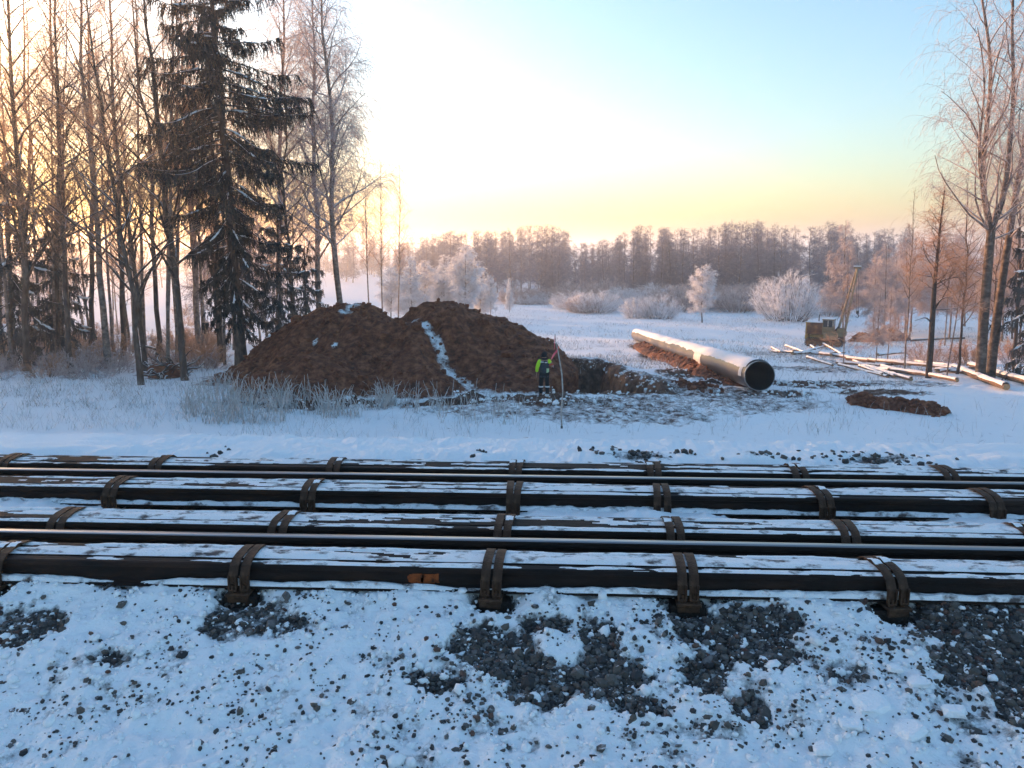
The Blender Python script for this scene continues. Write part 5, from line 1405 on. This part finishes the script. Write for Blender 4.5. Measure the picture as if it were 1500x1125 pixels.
for i in range(60):
    a = rng.uniform(0, 6.28); st = np.array([[rng.normal(0, .5), rng.normal(0, .3), rng.uniform(0, .5)]])
    B = grow(st, np.array([[math.cos(a), math.sin(a) * .6, rng.uniform(-.1, .8)]]), rng.uniform(.5, 1.5), 8, .28, -.05, rng)
    add_tubes(mbr, B, np.linspace(.06, .015, 9)[None] * rng.uniform(.6, 1.3), 5, False)
mbr.build('roots', M['branch_dark'], root, smooth=True)
v = ICO2_V * np.array([.95, .5, .55]) * (1 + .5 * (fbm(ICO2_V[:, 0] * 2.3, ICO2_V[:, 1] * 2.3 + ICO2_V[:, 2] * 3, 3, 171) - .5))[:, None]
MB().add(v + np.array([0, .1, .25]), ICO2_F).build('soil_ball', M['clod'], root)
tag(root, 'dark tangled root clump at the foot of the forked bare tree', 'roots')
for (x0, y0), (x1, y1), h1, lb in (((205, 532), (248, 528), 1.0, 'snowy fallen bough leaning against the forked tree'), ((258, 512), (312, 534), .3, 'fallen snowy bough between the forked tree and the spruce'), ((135, 536), (185, 530), .7, 'arched snowy bough by the foremost leaning trunk'), ((270, 545), (330, 520), .4, 'crossing fallen bough before the spruce foot')):
    a = on(x0, y0); b = on(x1, y1); b[2] += .1; a[2] += h1
    t = np.linspace(0, 1, 10)[:, None]; P = (b - a) * t; P[:, 2] += .25 * np.sin(t[:, 0] * 3.1)
    root = empty('fallen_bough', tuple(a))
    m_ = MB(); add_tubes(m_, P, np.linspace(.05, .09, 10), 6); m_.build('wood', M['branch_dark'], root, smooth=True)
    m_ = MB(); add_tubes(m_, P + [0, 0, .06], np.linspace(.035, .06, 10) * rng.uniform(.6, 1.3, 10), 6); m_.build('snow', M['snow'], root, smooth=True)
    tag(root, lb, 'bough', 'fallen boughs')

def blades(name, xy, H, width, m_, label, rng, bend=.35, S=4, drop=0.0):
    n = len(xy); z = ground_z(xy[:, 0], xy[:, 1]) - .04
    P0 = np.column_stack([xy, z]); az = rng.uniform(0, 6.28, n)
    D = np.column_stack([np.cos(az) * bend * rng.random(n), np.sin(az) * bend * rng.random(n), np.ones(n)])
    B = grow(P0, D, H, S, .07, -np.abs(rng.normal(0, .25, n)) - drop, rng, 3.0)
    V, F = strips(B, np.full((n, S + 1), width) * np.linspace(1, .45, S + 1), rng)
    o = MB().add(V, F).build(name, m_); return tag(o, label, kind='stuff')
def scatter(boxes, rng):
    out = []
    for x0, x1, y0, y1, n in boxes:
        c = [hit(px, py)[:2] for px, py in ((x0, y1), (x1, y1), (x1, y0), (x0, y0))]
        u = rng.random((n, 1)); v = rng.random((n, 1))
        q_ = (c[0] * (1 - u) + c[1] * u) * (1 - v) + (c[3] * (1 - u) + c[2] * u) * v
        cl = fbm(q_[:, 0] / .8, q_[:, 1] / .8, 3, 181)
        out.append(q_[cl > .46])
    return np.concatenate(out)
xy = scatter([(270, 420, 585, 622, 900), (370, 580, 590, 612, 1000), (560, 640, 592, 606, 200), (640, 760, 595, 625, 160), (290, 360, 565, 590, 250)], rng)
blades('reeds', xy, rng.uniform(.35, 1.2, len(xy)), .030, M['reed'], 'frosted pale reeds in front of the mound', rng, .5, 5, .25)
xy = scatter([(0, 280, 560, 630, 2600), (270, 700, 612, 650, 900), (700, 1250, 590, 640, 700), (1180, 1245, 575, 640, 220), (1250, 1500, 590, 660, 260), (380, 700, 640, 665, 90)], rng)
blades('grass', xy, rng.uniform(.12, .6, len(xy)), .012, M['grass'], 'dry frosted grass stems poking out of the snow', rng, .8, 4, .1)
xy = scatter([(0, 330, 555, 600, 1500), (400, 1350, 575, 610, 1200), (1100, 1350, 540, 600, 900), (840, 1060, 490, 570, 900)], rng)
blades('grass', xy, rng.uniform(.08, .4, len(xy)), .014, M['grass_dark'], 'brown withered grass in the churned ground', rng, .9, 3, .1)
n = 42000
Yf = 45 + 120 * rng.random(n) ** 1.4; pf = rng.uniform(560, 1500, n)
xf = np.array([(p_ - 805) / FPX * y_ for p_, y_ in zip(pf, Yf)])
xy = np.column_stack([xf, Yf]); cl = fbm(xy[:, 0] / 5, xy[:, 1] / 7, 3, 191); xy = xy[cl > .46]; dk = rng.random(len(xy)) < .3
blades('grass', xy[~dk], rng.uniform(.10, .45, (~dk).sum()), .035, M['grass'], 'frosted tufts of meadow grass across the far field', rng, 1.0, 2, .1)
blades('grass', xy[dk], rng.uniform(.10, .38, dk.sum()), .03, M['grass_dark'], 'withered brown tufts between the frosted meadow grass', rng, 1.0, 2, .1)

# ------------------------------------------------------------------ cold haze over the low ground
hz, nt, p, out = mat('haze'); nt.nodes.remove(p)
pv = N(nt, 'ShaderNodeVolumePrincipled'); pv.inputs['Color'].default_value = (0.92, 0.93, 0.95, 1); pv.inputs['Density'].default_value = 0.0010; pv.inputs['Anisotropy'].default_value = 0.65
nt.links.new(pv.outputs[0], out.inputs['Volume'])
zmin, zmax = float(GZ.min()) - 1.0, max(30.0, float(GZ.max()) + 1.0)
hb = MB()
V = [(x, y, z) for z in (zmin, zmax) for x, y in ((-7000, -7000), (7000, -7000), (7000, 7500), (-7000, 7500))]
hb.add(V, [[3, 2, 1, 0], [4, 5, 6, 7], [0, 1, 5, 4], [1, 2, 6, 5], [2, 3, 7, 6], [3, 0, 4, 7]])
tag(hb.build('haze', hz), 'thin cold haze over the field and wood', kind='stuff')
